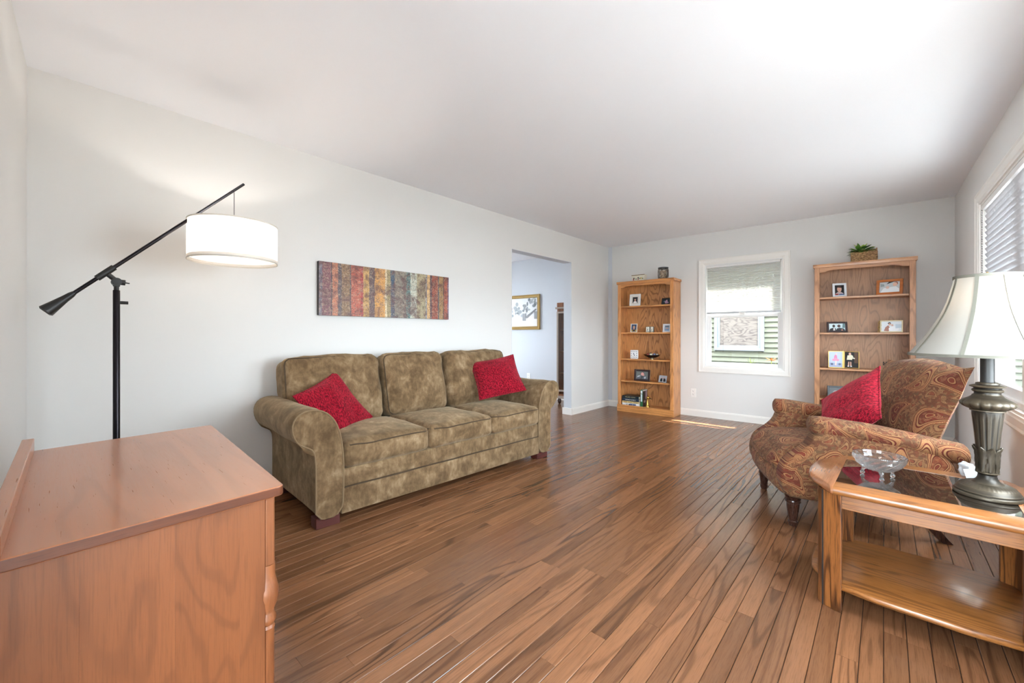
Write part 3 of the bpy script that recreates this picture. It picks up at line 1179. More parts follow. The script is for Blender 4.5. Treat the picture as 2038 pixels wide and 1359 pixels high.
# block feet
for x0 in (0.010, 1.870):
    for y0 in (0.02, SD - 0.10):
        MB().prism([(x0, y0), (x0 + 0.135, y0), (x0 + 0.135, y0 + 0.08), (x0, y0 + 0.08)], 0.0, 0.06).build('foot', M['cherry_dark'], sofa, bevel=0.004)


# ------------------------------------------------------------------ red scatter cushions
def pillow(name, label, center, basis, side, th=0.15, seed=0, sag=None):
    t = thing(name, label, 'pillow', center)
    n = 22
    mb = MB()
    R3 = Matrix(basis).to_3x3()
    for sgn in (1, -1):
        v = []
        for j in range(n + 1):
            for i in range(n + 1):
                u, w = 2 * i / n - 1, 2 * j / n - 1
                pu = 1 - 0.075 * (1 - w * w)
                pw = 1 - 0.075 * (1 - u * u)
                hgt = (max(0, 1 - abs(u) ** 2.3) * max(0, 1 - abs(w) ** 2.3)) ** 0.62
                q = Vector((u * side / 2 * pu, w * side / 2 * pw, 0))
                wr = noise.noise(Vector((u * 2.2 + seed, w * 2.2, seed * 1.3))) * 0.012 + noise.noise(Vector((u * 6 + seed, w * 6, 3))) * 0.004
                q.z = sgn * (th / 2 * hgt) + wr * min(1, hgt * 2)
                q.z -= 0.02 * (u * u) * (w if w < 0 else 0)
                v.append(R3 @ q)
        f = []
        for j in range(n):
            for i in range(n):
                a_ = j * (n + 1) + i
                fc = (a_, a_ + 1, a_ + n + 2, a_ + n + 1)
                f.append(fc if sgn > 0 else fc[::-1])
        mb.add(v, f)
    mb.build('cover', M['red'], t, smooth=True, angle=80, weld=True)
    # closed seam running round the edge
    pts = []
    for k in range(4 * n):
        e, i = divmod(k, n)
        q = 2 * i / n - 1
        u, w = ((q, -1), (1, q), (-q, 1), (-1, -q))[e]
        pu, pw = 1 - 0.075 * (1 - w * w), 1 - 0.075 * (1 - u * u)
        pts.append(R3 @ Vector((u * side / 2 * pu, w * side / 2 * pw, -0.02 * (u * u) * (w if w < 0 else 0))))
    MB().tube(pts, 0.0035, 6, True).build('seam', M['red'], t, smooth=True)
    return t


PILLOWS = [
    ('throw_pillow', 'red chenille pillow leaning on the sofa arm nearest the floor lamp', (-2.725, 1.249, 0.606),
     [[-0.423, -0.324, 0.846], [0.854, -0.453, 0.254], [0.301, 0.83, 0.469]], 0.415, 0.13, 1),
    ('throw_pillow', 'red chenille pillow at the far end of the sofa by the dining room opening', (-2.598, 2.675, 0.715),
     [[0.575, -0.609, 0.546], [0.799, 0.273, -0.536], [0.177, 0.745, 0.643]], 0.42, 0.14, 2),
    ('throw_pillow', 'red chenille pillow on the paisley armchair', (-0.157, 3.234, 0.646),
     [[0.691, -0.049, -0.722], [-0.423, 0.782, -0.458], [0.587, 0.621, 0.52]], 0.43, 0.14, 3),
]
for nm, lb, ce, ba, sd_, th_, se in PILLOWS:
    pillow(nm, lb, ce, ba, sd_, th_, se)['group'] = 'red chenille pillows'

# ------------------------------------------------------------------ armchair (local x: near to far side, y: facing, z: up)
CH_RZ = math.atan2(0.911, -0.413)
ch = thing('armchair', 'paisley upholstered armchair with rust and gold pattern and dark turned legs', 'armchair', (-0.511, 3.103, 0.0), CH_RZ)
PM = M['paisley']


def set_puv(o, fn):
    me_ = o.data
    at = me_.attributes.new('puv', 'FLOAT_VECTOR', 'POINT')
    buf = []
    for v_ in me_.vertices:
        a2, b2 = fn(v_.co)
        buf += [a2, b2, 0.0]
    at.data.foreach_set('vector', buf)
    return o


def soft_slab(outline, x0, x1, r, n=72, parent=None, name='panel', wr=0.004):
    """outline in (y,z), thick along x with rounded edges"""
    pts = resample(smooth_poly(outline, 2), n)
    cy_ = sum(p[0] for p in pts) / n
    cz_ = sum(p[1] for p in pts) / n
    # inward normals
    rings = []
    for t in range(7):
        a_ = math.pi * t / 6
        ins = r * (1 - math.sin(a_))
        x = (x0 + r) - r * math.cos(a_) if t <= 3 else (x1 - r) - r * math.cos(a_)
        if t == 3:
            ring_list = [x0 + r, x1 - r]
        else:
            ring_list = [x]
        for xx in ring_list:
            rg = []
            for i in range(n):
                p, q, m_ = pts[i], pts[(i + 2) % n], pts[i - 2]
                tg = (q - m_).normalized()
                nr = Vector((tg.y, -tg.x))
                if (Vector((cy_, cz_)) - p).dot(nr) < 0:
                    nr = -nr
                w = noise.noise(Vector((p.x * 7, p.y * 7, xx * 7))) * wr
                rg.append((xx, p.x + nr.x * (ins + w), p.y + nr.y * (ins + w)))
            rings.append(rg)
    o_ = MB().loft(rings).build(name, PM, parent, smooth=True, angle=70)
    xm = (x0 + x1) / 2
    return set_puv(o_, lambda c_: (c_.y + abs(c_.x - xm) * (1 if c_.y < 0.02 else 0.2), c_.z + x0 * 3))


side_out = [(-0.70, 0.185), (-0.30, 0.180), (0.020, 0.175), (0.062, 0.200), (0.082, 0.260), (0.078, 0.330), (0.050, 0.395), (-0.010, 0.440), (-0.062, 0.485), (-0.085, 0.540), (-0.100, 0.590),
            (-0.40, 0.545), (-0.70, 0.490)]
for xa, xb in ((-0.385, -0.255), (0.265, 0.395)):
    soft_slab(side_out, xa, xb, 0.028, parent=ch, name='side_panel')
    # rolled arm on top of the panel
    path = [(-0.085, 0.588), (-0.20, 0.577), (-0.35, 0.556), (-0.50, 0.530), (-0.62, 0.506), (-0.735, 0.484)]
    rings = []
    cxm = (xa + xb) / 2
    P2 = resample(path, 14, False)
    for j, p in enumerate(P2):
        k = 1.0
        if j == 0:
            k = 0.90
        yy = p.x + (0.0 if j else 0.004)
        rg = []
        for q in range(28):
            t = 2 * math.pi * q / 28
            rx, rz_ = 0.074 * k, 0.055 * k
            w = noise.noise(Vector((math.cos(t) * 1.4, math.sin(t) * 1.4, p.x * 6 + xa))) * 0.004
            rg.append((cxm + (rx + w) * math.cos(t), yy, p.y + (rz_ + w) * math.sin(t)))
        rings.append(rg)
    rings.insert(0, [(cxm + (v_[0] - cxm) * 0.72, v_[1] + 0.010, P2[0].y + (v_[2] - P2[0].y) * 0.72) for v_ in rings[0]])
    rings.append([(cxm + (v_[0] - cxm) * 0.7, v_[1] - 0.012, P2[-1].y + (v_[2] - P2[-1].y) * 0.7) for v_ in rings[-1]])
    ar = MB().loft(rings).build('arm', PM, ch, smooth=True, angle=75)
    set_puv(ar, lambda c_, cxm=cxm: (c_.y * 1.02, 1.3 + cxm + 0.066 * math.atan2(c_.x - cxm, c_.z - (0.600 + 0.16 * c_.y))))
# front rail, bowed
mb = rbox((0.66, 0.14, 0.155), 0.045, 12, (0, 0.026, 0.0), 0.003, 2)
mb.xf(Matrix.Translation((0.005, 0.004, 0.252)))
set_puv(mb.build('front_rail', PM, ch, smooth=True, angle=70), lambda c_: (c_.x + 0.4, c_.z + 2.0 + c_.y * 0.5))
mb = MB().box(-0.27, 0.28, -0.66, 0.02, 0.19, 0.30)
set_puv(mb.build('seat_frame', PM, ch, bevel=0.01), lambda c_: (c_.x, c_.y))


def seat_sq(p):
    p = p.copy()
    p.z -= 0.045 * max(0, (p.y - 0.18) / 0.18) ** 2 * (1 if p.z > 0 else 0.2)
    return p


mb = rbox((0.60, 0.72, 0.165), 0.06, 16, (0.0, 0.022, 0.034), 0.005, 5, 5.0, seat_sq)
mb.xf(Matrix.Translation((0.008, -0.275, 0.368)))
set_puv(mb.build('seat_cushion', PM, ch, smooth=True, angle=75), lambda c_: (c_.x + 3.1, c_.y - min(0.0, c_.z - 0.41) + 0.7))
# back cushion: arched top with pointed corners, leaning back
n = 26
mb = MB()
for sgn in (1, -1):
    v = []
    for j in range(n + 1):
        for i in range(n + 1):
            u, w = 2 * i / n - 1, 2 * j / n - 1
            halfw = 0.385 - 0.055 * (1 - (w + 1) / 2) ** 1.2 - 0.012 * (1 - w * w)
            x = u * halfw
            top = 0.955 - 0.050 * abs(u) ** 1.7 + 0.028 * max(0, abs(u) - 0.80) / 0.20
            bot = 0.40
            zz = bot + (top - bot) * (w + 1) / 2
            hgt = (max(0, 1 - abs(u) ** 3.0) * max(0, 1 - abs(w) ** 3.2)) ** 0.6
            th_ = 0.20 if sgn > 0 else 0.12
            yc = -0.60 - 0.165 * (zz - 0.40) / 0.55
            wr = noise.noise(Vector((u * 2.5, w * 2.5, 4.4))) * 0.008
            v.append((x + 0.008, yc + sgn * th_ / 2 * hgt + wr, zz))
    f = []
    for j in range(n):
        for i in range(n):
            a_ = j * (n + 1) + i
            fc = (a_, a_ + 1, a_ + n + 2, a_ + n + 1)
            f.append(fc if sgn < 0 else fc[::-1])
    mb.add(v, f)
set_puv(mb.build('backrest', PM, ch, smooth=True, angle=75, weld=True), lambda c_: (c_.x + 5.0, c_.z))
# turned front legs
legp = [(0.012, 0.0), (0.018, 0.002), (0.021, 0.014), (0.024, 0.020), (0.025, 0.028), (0.020, 0.034), (0.021, 0.040), (0.026, 0.075), (0.031, 0.112), (0.033, 0.128), (0.030, 0.132), (0.038, 0.138), (0.040, 0.146), (0.037, 0.153), (0.029, 0.157), (0.036, 0.163), (0.042, 0.172), (0.044, 0.182), (0.044, 0.205)]
for x in (-0.295, 0.30):
    MB().lathe(legp, 24, (x, 0.0, 0)).build('leg', M['walnut'], ch, smooth=True, angle=40)
# sabre back legs
for x in (-0.28, 0.29):
    rings = []
    for k in range(9):
        t = k / 8
        zz = 0.21 * (1 - t)
        yy = -0.585 - 0.115 * t ** 1.8
        hw_ = 0.026 - 0.006 * t
        rings.append([(x + a_ * hw_, yy + b_ * hw_ * 1.1, zz) for a_, b_ in ((-1, -1), (1, -1), (1, 1), (-1, 1))])
    MB().loft(rings).build('leg', M['walnut'], ch, bevel=0.003)

# ------------------------------------------------------------------ end table
TB_RZ = math.radians(-1.8)
tb = thing('end_table', 'honey oak end table with clipped corners, smoked glass top and lower shelf', 'table', (0.105, 2.325, 0.0), TB_RZ)
HX, HY, CX_, CY_ = 0.358, 0.290, 0.105, 0.155


def octo(k=0.0):
    hx, hy = HX - k, HY - k
    cx_, cy_ = CX_ - k * 0.42, CY_ - k * 0.42
    return [(hx, -hy + cy_), (hx, hy - cy_), (hx - cx_, hy), (-hx + cx_, hy), (-hx, hy - cy_), (-hx, -hy + cy_), (-hx + cx_, -hy), (hx - cx_, -hy)]


GX, GY = 0.245, 0.208
out = smooth_poly(octo(), 1)
# frame of the top: end boards and rails round the glass
nose = [(0.0, 0.472), (-0.004, 0.468), (0.014, 0.466), (0.020, 0.472), (0.0225, 0.482), (0.020, 0.492), (0.012, 0.499), (0.0, 0.500)]


def top_board(poly, mat, nm, skip=()):
    """poly: outline; outer edges get a bull-nose by bevelling the top"""
    mb = MB().prism(poly, 0.468, 0.500)
    return mb.build(nm, mat, tb, bevel=0.0)


def end_board(sx):
    o8 = [(sx * GX, -HY), (sx * (HX - CX_), -HY), (sx * HX, -HY + CY_), (sx * HX, HY - CY_), (sx * (HX - CX_), HY), (sx * GX, HY)]
    # rings stacked in z make the rounded nose on the outer edges only
    rings = []
    for ins, z in ((0.012, 0.466), (0.004, 0.469), (0.0, 0.476), (0.0, 0.486), (0.004, 0.494), (0.013, 0.4995)):
        rg = []
        oo = smooth_poly(o8[1:5], 2, False)
        full = [Vector(o8[0])] + oo + [Vector(o8[5])]
        for p in full:
            q = Vector(p)
            dx = abs(q.x) - GX
            s_ = (abs(q.x) - ins * (1 if dx > 0.03 else 0)) * sx
            yy = q.y - math.copysign(ins if abs(q.y) > HY - CY_ + 0.02 else 0, q.y)
            rg.append((s_, yy, z))
        rings.append(rg)
    return MB().loft(rings).build('end_board', M['table_y'], tb, smooth=True, angle=50)


end_board(-1)
end_board(1)
for sy in (-1, 1):
    rings = []
    for x in (-GX + 0.0005, GX - 0.0005):
        rings.append([(x, sy * yy, z) for yy, z in ((GY, 0.466), (HY - 0.012, 0.466), (HY - 0.004, 0.469), (HY, 0.476), (HY, 0.486), (HY - 0.004, 0.494), (HY - 0.013, 0.4995), (GY, 0.4995))])
    MB().loft(rings).build('side_rail', M['table_x'], tb, smooth=True, angle=50)
MB().box(-GX + 0.001, GX - 0.001, -GY + 0.001, GY - 0.001, 0.492, 0.4985).build('glass_top', M['smoked'], tb)
# aprons
for sy in (-1, 1):
    MB().box(-0.24, 0.24, sy * 0.236 - 0.009, sy * 0.236 + 0.009, 0.405, 0.468).build('apron', M['table_x'], tb, bevel=0.002)
for sx in (-1, 1):
    MB().box(sx * 0.300 - 0.009, sx * 0.300 + 0.009, -0.12, 0.12, 0.405, 0.468).build('apron', M['table_y'], tb, bevel=0.002)
# faceted legs
legpoly = [(-0.222, -0.266), (-0.283, -0.243), (-0.302, -0.220), (-0.310, -0.150), (-0.285, -0.145), (-0.270, -0.205), (-0.222, -0.225)]
groove = [(-0.289, -0.240), (-0.294, -0.234)]
for sx in (1, -1):
    for sy in (1, -1):
        o = MB().prism([((x if sx > 0 or x < -0.23 else -0.234) * sx, y * sy) for x, y in legpoly], 0.0, 0.467).build('leg', M['table_z'], tb, bevel=0.0025)
        MB().prism([(x * sx, y * sy) for x, y in ((-0.2815, -0.2455), (-0.2865, -0.2415), (-0.2855, -0.2400), (-0.2805, -0.2440))], 0.001, 0.466).build('groove', M['dark_slot'], o)
# lower shelf
rings = []
sh = [(0.236, -0.268), (0.305, -0.19), (0.345, -0.12), (0.345, 0.12), (0.305, 0.19), (0.236, 0.268), (-0.236, 0.268), (-0.305, 0.19), (-0.345, 0.12), (-0.345, -0.12), (-0.305, -0.19), (-0.236, -0.268)]
shp = smooth_poly(sh, 1)
for k, z in ((0.985, 0.083), (0.997, 0.086), (1.0, 0.094), (0.997, 0.102), (0.985, 0.106)):
    rings.append([(p.x * k, p.y * k, z) for p in shp])
MB().loft(rings).build('lower_shelf', M['table_x'], tb, smooth=True, angle=50)


def tb_at(x, y):
    c_, s_ = math.cos(TB_RZ), math.sin(TB_RZ)
    return (0.105 + c_ * x - s_ * y, 2.325 + s_ * x + c_ * y)


# ------------------------------------------------------------------ cut-glass bowl on the table
bw = thing('crystal_bowl', 'cut crystal footed bowl on the smoked glass table', 'bowl', (-0.017, 2.305, 0.4985))
NS = 15
prof_o = [(0.012, 0.030), (0.034, 0.032), (0.055, 0.042), (0.070, 0.056), (0.079, 0.070), (0.084, 0.082), (0.087, 0.092), (0.086, 0.096)]
prof_i = [(0.081, 0.096), (0.078, 0.084), (0.072, 0.070), (0.062, 0.056), (0.046, 0.044), (0.024, 0.039), (0.002, 0.038)]
v, f = [], []
rows = []
# diamond-cut outside: staggered rows with proud centres
zz = [prof_o[0]] + prof_o[1:]
mb = MB()
rings = []
for j, (r, z) in enumerate(prof_o):
    ring_ = []
    for i in range(NS * 2):
        t = math.pi * i / NS
        if 1 <= j <= 5:
            ph = (i // 1 + j) % 2
            rr = r + (0.0042 if ph else -0.0022)
        else:
            rr = r + (0.0012 * math.cos(t * NS) if j > 5 else 0)
        ring_.append((rr * math.cos(t), rr * math.sin(t), z))
    rings.append(ring_)
for r, z in prof_i:
    rings.append([(r * math.cos(math.pi * i / NS), r * math.sin(math.pi * i / NS), z) for i in range(NS * 2)])
b0 = MB().loft(rings, cap=True)
# triangulate the cut band so the diamonds read as facets
tri = []
for q in b0.f:
    if len(q) == 4:
        tri += [(q[0], q[1], q[2]), (q[0], q[2], q[3])]
    else:
        tri.append(q)
b0.f = tri
b0.m = [0] * len(tri)
b0.build('bowl', M['crystal'], bw)
for k in range(3):
    t = math.radians(-80 + 120 * k)
    cx_, cy_ = 0.050 * math.cos(t), 0.050 * math.sin(t)
    mb = MB()
    mb.tube([(cx_ * 0.75, cy_ * 0.75, 0.037), (cx_ * 1.0, cy_ * 1.0, 0.030), (cx_ * 1.12, cy_ * 1.12, 0.019), (cx_ * 1.05, cy_ * 1.05, 0.008)], [0.010, 0.008, 0.0055, 0.0045], 10)
    mb.ball((cx_ * 1.12, cy_ * 1.12, 0.0085), 0.0085, 8)
    mb.build('foot', M['crystal'], bw, smooth=True)

# ------------------------------------------------------------------ table lamp
tl = thing('table_lamp', 'antique bronze table lamp with cream bell shade on the end table', 'lamp', (0.284, 2.318, 0.4985))


def leafy(k, amp, ph=0.0):
    return lambda r, z, t: r * (1 + amp * (abs(math.sin(k * t / 2 + ph)) - 0.5))


AM = M['antique']
bsp = MB().lathe([(0.002, 0.0), (0.086, 0.0), (0.0895, 0.003), (0.0900, 0.009), (0.0880, 0.013), (0.0835, 0.015), (0.0830, 0.021), (0.0800, 0.024), (0.0780, 0.029), (0.0740, 0.033)], 48).build('base', AM, tl, smooth=True, angle=40)
mb = MB()
mb.lathe([(0.0815 + 0.0028 * math.cos(a_), 0.0185 + 0.0028 * math.sin(a_)) for a_ in [2 * math.pi * j / 8 for j in range(9)]], 144, mod=lambda r, z, t: r + 0.0011 * math.sin(72 * t), cap=False)
mb.build('beaded_ring', AM, bsp, smooth=True, angle=80)
MB().lathe([(0.074, 0.032), (0.070, 0.037), (0.060, 0.043), (0.050, 0.047), (0.043, 0.048)], 120, mod=lambda r, z, t: r + 0.0022 * abs(math.sin(20 * t)) * (1 if r < 0.073 else 0)).build('leaf_collar', AM, bsp, smooth=True, angle=80)
MB().lathe([(0.044, 0.047), (0.040, 0.050), (0.031, 0.057), (0.026, 0.066), (0.024, 0.078), (0.027, 0.083), (0.031, 0.085), (0.031, 0.088), (0.026, 0.090)], 40).build('neck', AM, tl, smooth=True, angle=40)


def flute(r, z, t):
    if 0.165 < z < 0.300:
        return r - 0.0024 * max(0, math.sin(13 * t)) ** 0.6
    return r


MB().lathe([(0.024, 0.088), (0.026, 0.10), (0.027, 0.13), (0.029, 0.16), (0.0295, 0.17), (0.034, 0.23), (0.039, 0.285), (0.0405, 0.30), (0.0405, 0.312), (0.046, 0.314), (0.046, 0.318), (0.040, 0.320)], 104, mod=flute).build('column', AM, tl, smooth=True, angle=60)
# acanthus leaves round the foot of the column
for k in range(8):
    t0 = 2 * math.pi * k / 8 + 0.2
    v = []
    nu, nw = 6, 10
    for j in range(nw + 1):
        w_ = j / nw
        z_ = 0.090 + 0.092 * w_
        rr = 0.0275 + 0.0040 * w_ + 0.006 * max(0, w_ - 0.75) ** 1.2 / 0.18
        half = 0.42 * (0.55 + 0.75 * w_) * (1 if w_ < 0.75 else max(0.05, math.cos((w_ - 0.75) / 0.25 * 1.5)))
        for i in range(nu + 1):
            u = 2 * i / nu - 1
            rl = rr + 0.0032 * (1 - abs(u)) + 0.0016 * math.cos(9 * abs(u) + 14 * w_)
            a_ = t0 + u * half
            v.append((rl * math.cos(a_), rl * math.sin(a_), z_))
    f = []
    for j in range(nw):
        for i in range(nu):
            a_ = j * (nu + 1) + i
            f.append((a_, a_ + 1, a_ + nu + 2, a_ + nu + 1))
    MB().add(v, f).build('acanthus_leaf', AM, tl, smooth=True, angle=80)
MB().lathe([(0.040, 0.318), (0.052, 0.323), (0.064, 0.330), (0.070, 0.338), (0.0695, 0.346), (0.062, 0.354), (0.050, 0.361), (0.042, 0.367), (0.038, 0.374)], 128, mod=lambda r, z, t: r + (0.0036 * abs(math.sin(8 * t)) ** 0.7 - 0.001) * (1 if 0.322 < z < 0.349 else 0)).build('gadroon_bulb', AM, tl, smooth=True, angle=80)
MB().lathe([(0.037, 0.372), (0.034, 0.378), (0.034, 0.383), (0.039, 0.386), (0.041, 0.390), (0.039, 0.394), (0.035, 0.396), (0.036, 0.400), (0.046, 0.403), (0.047, 0.406), (0.040, 0.409), (0.031, 0.412), (0.030, 0.418), (0.024, 0.420)], 48).build('collar', AM, tl, smooth=True, angle=40)
MB().lathe([(0.019, 0.418), (0.019, 0.540), (0.012, 0.545), (0.004, 0.55), (0.004, 0.60)], 24).build('socket', M['black'], tl, smooth=True, angle=40)
sp = [(0.2125, 0.520), (0.2060, 0.530), (0.1960, 0.545), (0.1780, 0.572), (0.1580, 0.605), (0.1380, 0.642), (0.1210, 0.678), (0.1080, 0.715), (0.0980, 0.752), (0.0905, 0.785), (0.0860, 0.812)]
shd = MB().lathe(sp, 64, cap=False).build('lamp_shade', M['bell_cloth'], tl, smooth=True, angle=80)
for k in range(8):
    t = 2 * math.pi * k / 8 + math.radians(22)
    v, f = [], []
    for j, (r, z) in enumerate(sp):
        for s_ in (-1, 1):
            a_ = t + s_ * 0.0052 / r
            v += [((r + 0.0010) * math.cos(a_), (r + 0.0010) * math.sin(a_), z), ((r + 0.0026) * math.cos(a_), (r + 0.0026) * math.sin(a_), z)]
    for j in range(len(sp) - 1):
        q = j * 4
        f += [(q + 1, q + 3, q + 7, q + 5), (q, q + 1, q + 5, q + 4), (q + 2, q + 6, q + 7, q + 3)]
    MB().add(v, f).build('rib', M['rib_cloth'], shd)
for r, z in ((0.2128, 0.520), (0.0865, 0.812)):
    MB().lathe([(r - 0.0015, z - 0.004), (r + 0.0025, z - 0.004), (r + 0.0022, z + 0.006), (r - 0.0015, z + 0.006), (r - 0.0015, z - 0.004)], 64, cap=False).build('rim_trim', M['rib_cloth'], shd, smooth=True, angle=40)
mb = MB()
for k in range(3):
    t = 2 * math.pi * k / 3
    mb.tube([(0.004 * math.cos(t), 0.004 * math.sin(t), 0.800), (0.086 * math.cos(t), 0.086 * math.sin(t), 0.808)], 0.0016, 6)
mb.tube([(0, 0, 0.60), (0.045, 0, 0.62), (0.055, 0, 0.70), (0.03, 0, 0.785), (0, 0, 0.800)], 0.0018, 6)
mb.tube([(0, 0, 0.60), (-0.045, 0, 0.62), (-0.055, 0, 0.70), (-0.03, 0, 0.785), (0, 0, 0.800)], 0.0018, 6)
mb.build('harp', M['brass'], tl, smooth=True)
MB().lathe([(0.001, 0.798), (0.007, 0.800), (0.004, 0.806), (0.008, 0.812), (0.0085, 0.818), (0.005, 0.826), (0.001, 0.830)], 16).build('finial', M['brass'], tl, smooth=True)
em = NT('lit_bulb')
em.P(Base_Color=(1, 1, 1, 1), Emission_Color=(1.0, 0.86, 0.68, 1), Emission_Strength=14.0)
M['bulb'] = em.mat
MB().ball((0, 0, 0.655), 0.030, 10, 1, 1, 1.25).build('bulb', M['bulb'], tl, smooth=True)


def bulb_light(name, parent, loc, power, col, radius=0.045):
    ld = bpy.data.lights.new(name, 'POINT')
    ld.energy = power
    ld.color = col
    ld.shadow_soft_size = radius
    lo_ = bpy.data.objects.new(name, ld)
    COL.objects.link(lo_)
    lo_.parent = parent
    lo_.location = loc
    return lo_


bulb_light('lamp_glow', tl, (0, 0, 0.72), 2.2, (1.0, 0.84, 0.66), 0.02)
# the slip of paper lying behind the lamp foot and a white bag beyond it
ts = thing('crumpled_tissue', 'crumpled white tissue on the table edge behind the bronze lamp', 'tissue', (0.262, 2.578, 0.4995))
mb = rbox((0.048, 0.022, 0.050), 0.014, 8, (0.004, 0.008, 0.006), 0.012, 4, 30.0)
mb.xf(Matrix.Translation((0, 0, 0.028)))
mb.build('tissue', flat(176, 176, 178, 0.9), ts, smooth=True, angle=30)
cd = thing('grey_card', 'small grey card propped behind the bronze lamp foot', 'card', (0.272, 2.528, 0.4990))
mb = MB().box(-0.020, 0.020, -0.0008, 0.0008, 0, 0.038)
mb.xf(Matrix.Rotation(math.radians(-14), 4, 'Y') @ Matrix.Rotation(math.radians(-20), 4, 'X'))
mb.xf(Matrix.Translation((0, 0, 0.005)))
mb.build('card', flat(176, 180, 182), cd)

# ------------------------------------------------------------------ dresser (world-aligned quad, a touch out of square)
ds = thing('dresser', 'reddish brown wooden dresser with low backsplash in the left foreground', 'dresser', (-1.0, 0.345, 0.0))
A_, B_, C__, D_ = Vector((-1.001, 0.345)), Vector((-1.877, 0.391)), Vector((-1.838, -0.066)), Vector((-0.982, -0.078))
O_ = Vector((-1.0, 0.345))


def q4(u, v):
    """u: 0 near end .. 1 far end ; v: 0 back .. 1 front, in the dresser's own frame"""
    n_ = D_.lerp(A_, v)
    f_ = C__.lerp(B_, v)
    p = n_.lerp(f_, u) - O_
    return (p.x, p.y)


def qbox(mb, u0, u1, v0, v1, z0, z1):
    mb.prism([q4(u0, v0), q4(u1, v0), q4(u1, v1), q4(u0, v1)], z0, z1)
    return mb


ZT = 0.757
# top with rounded front corners
rc = 0.016
cor = [q4(0, 0), q4(0, 1), q4(1, 1), q4(1, 0)]
poly = [cor[0]]
for i in (1, 2):
    p = Vector(cor[i])
    a_, b_ = (Vector(cor[i - 1]) - p).normalized(), (Vector(cor[i + 1]) - p).normalized()
    for j in range(6):
        t = j / 5
        s_ = p + a_ * rc * (1 - t) ** 2 + b_ * rc * t ** 2
        poly.append((s_.x, s_.y))
poly.append(cor[3])
tp = MB().prism(poly, ZT - 0.0215, ZT).build('top', [M['maple_x'], M['maple_end']], ds, bevel=0.003, seg=3)
for pg in tp.data.polygons:
    pg.material_index = 1 if abs(pg.normal.z) < 0.35 else 0
bk = qbox(MB(), 0.0, 1.0, 0.0, 0.052, ZT, ZT + 0.036).build('backsplash', M['maple_x'], ds, bevel=0.002)
# carcass: boards of the near end, far end, back, front posts
U0, U1, V1 = 0.020, 0.980, 0.915
cuts = [0.02, 0.245, 0.545, 0.80, V1]
for v0, v1 in zip(cuts, cuts[1:]):
    qbox(MB(), U0, U0 + 0.022, v0 + 0.0001, v1 - 0.0001, 0.06, ZT - 0.0235).build('side_board', M['maple_z'], ds)
    qbox(MB(), U1 - 0.022, U1, v0 + 0.0001, v1 - 0.0001, 0.06, ZT - 0.0235).build('side_board', M['maple_z'], ds)
qbox(MB(), U0 + 0.022, U1 - 0.022, 0.02, 0.04, 0.08, ZT - 0.024).build('back_panel', M['maple_z'], ds)
qbox(MB(), U0 + 0.022, U1 - 0.022, 0.04, 0.90, 0.08, 0.10).build('bottom_panel', M['maple_x'], ds)
# overhanging upper drawer block
qbox(MB(), U0 + 0.001, U1 - 0.001, V1, 0.965, 0.578, ZT - 0.0225).build('frieze', M['maple_z'], ds, bevel=0.004, seg=3)
qbox(MB(), U0 + 0.05, U1 - 0.05, 0.965, 0.972, 0.60, ZT - 0.045).build('drawer', M['maple_x'], ds, bevel=0.003)
for k in range(3):
    z0 = 0.10 + k * 0.158
    dwr = qbox(MB(), U0 + 0.07, U1 - 0.07, 0.90, 0.918, z0 + 0.004, z0 + 0.152).build('drawer', M['maple_x'], ds, bevel=0.003)
    for u in (0.28, 0.72):
        c_ = q4(u, 0.918)
        MB().ball((c_[0], c_[1] + 0.012, z0 + 0.078), 0.014, 8).build('knob', M['maple_z'], dwr, smooth=True)
# turned half columns at the front corners
colp = [(0.016, 0.0), (0.019, 0.01), (0.017, 0.06), (0.0145, 0.085), (0.0150, 0.10), (0.0150, 0.430), (0.0165, 0.436), (0.0135, 0.442), (0.0185, 0.450), (0.0190, 0.458), (0.0150, 0.468), (0.0145, 0.474), (0.0215, 0.492), (0.0240, 0.508), (0.0235, 0.522), (0.0190, 0.540), (0.0165, 0.552), (0.0165, 0.578)]
for u in (U0 + 0.022, U1 - 0.022):
    c_ = q4(u, 0.936)
    MB().lathe(colp, 24, (c_[0], c_[1], 0.0)).build('column', M['maple_z'], ds, smooth=True, angle=40)
for u in (U0 + 0.004, U1 - 0.054):
    qbox(MB(), u, u + 0.05, 0.03, 0.13, 0.0, 0.08).build('foot', M['maple_z'], ds, bevel=0.003)
    qbox(MB(), u, u + 0.05, 0.83, 0.91, 0.0, 0.08).build('foot', M['maple_z'], ds, bevel=0.003)

# ------------------------------------------------------------------ floor lamp
LX, LY = -2.65, 0.1885
fl = thing('floor_lamp', 'dark bronze pharmacy-style floor lamp with angled arm and white drum shade', 'lamp', (LX, LY, 0))
BZ = M['bronze']
MB().lathe([(0.002, 0.0), (0.138, 0.0), (0.140, 0.006), (0.136, 0.014), (0.06, 0.022), (0.02, 0.03), (0.013, 0.05)], 40).build('base', BZ, fl, smooth=True, angle=40)
MB().lathe([(0.0128, 0.03), (0.0128, 1.300), (0.0118, 1.302)], 20).build('pole', BZ, fl, smooth=True, angle=40)
MB().lathe([(0.0095, 1.298), (0.0095, 1.318), (0.0125, 1.320), (0.0125, 1.326), (0.006, 1.33)], 16).build('pole_cap', M['black'], fl, smooth=True, angle=40)
MB().tube([(0, 0.012, 1.245), (0, 0.040, 1.245)], 0.0075, 12).tube([(0, 0.010, 1.245), (0, 0.020, 1.245)], 0.005, 10).build('height_knob', M['black'], fl, smooth=True, angle=40)
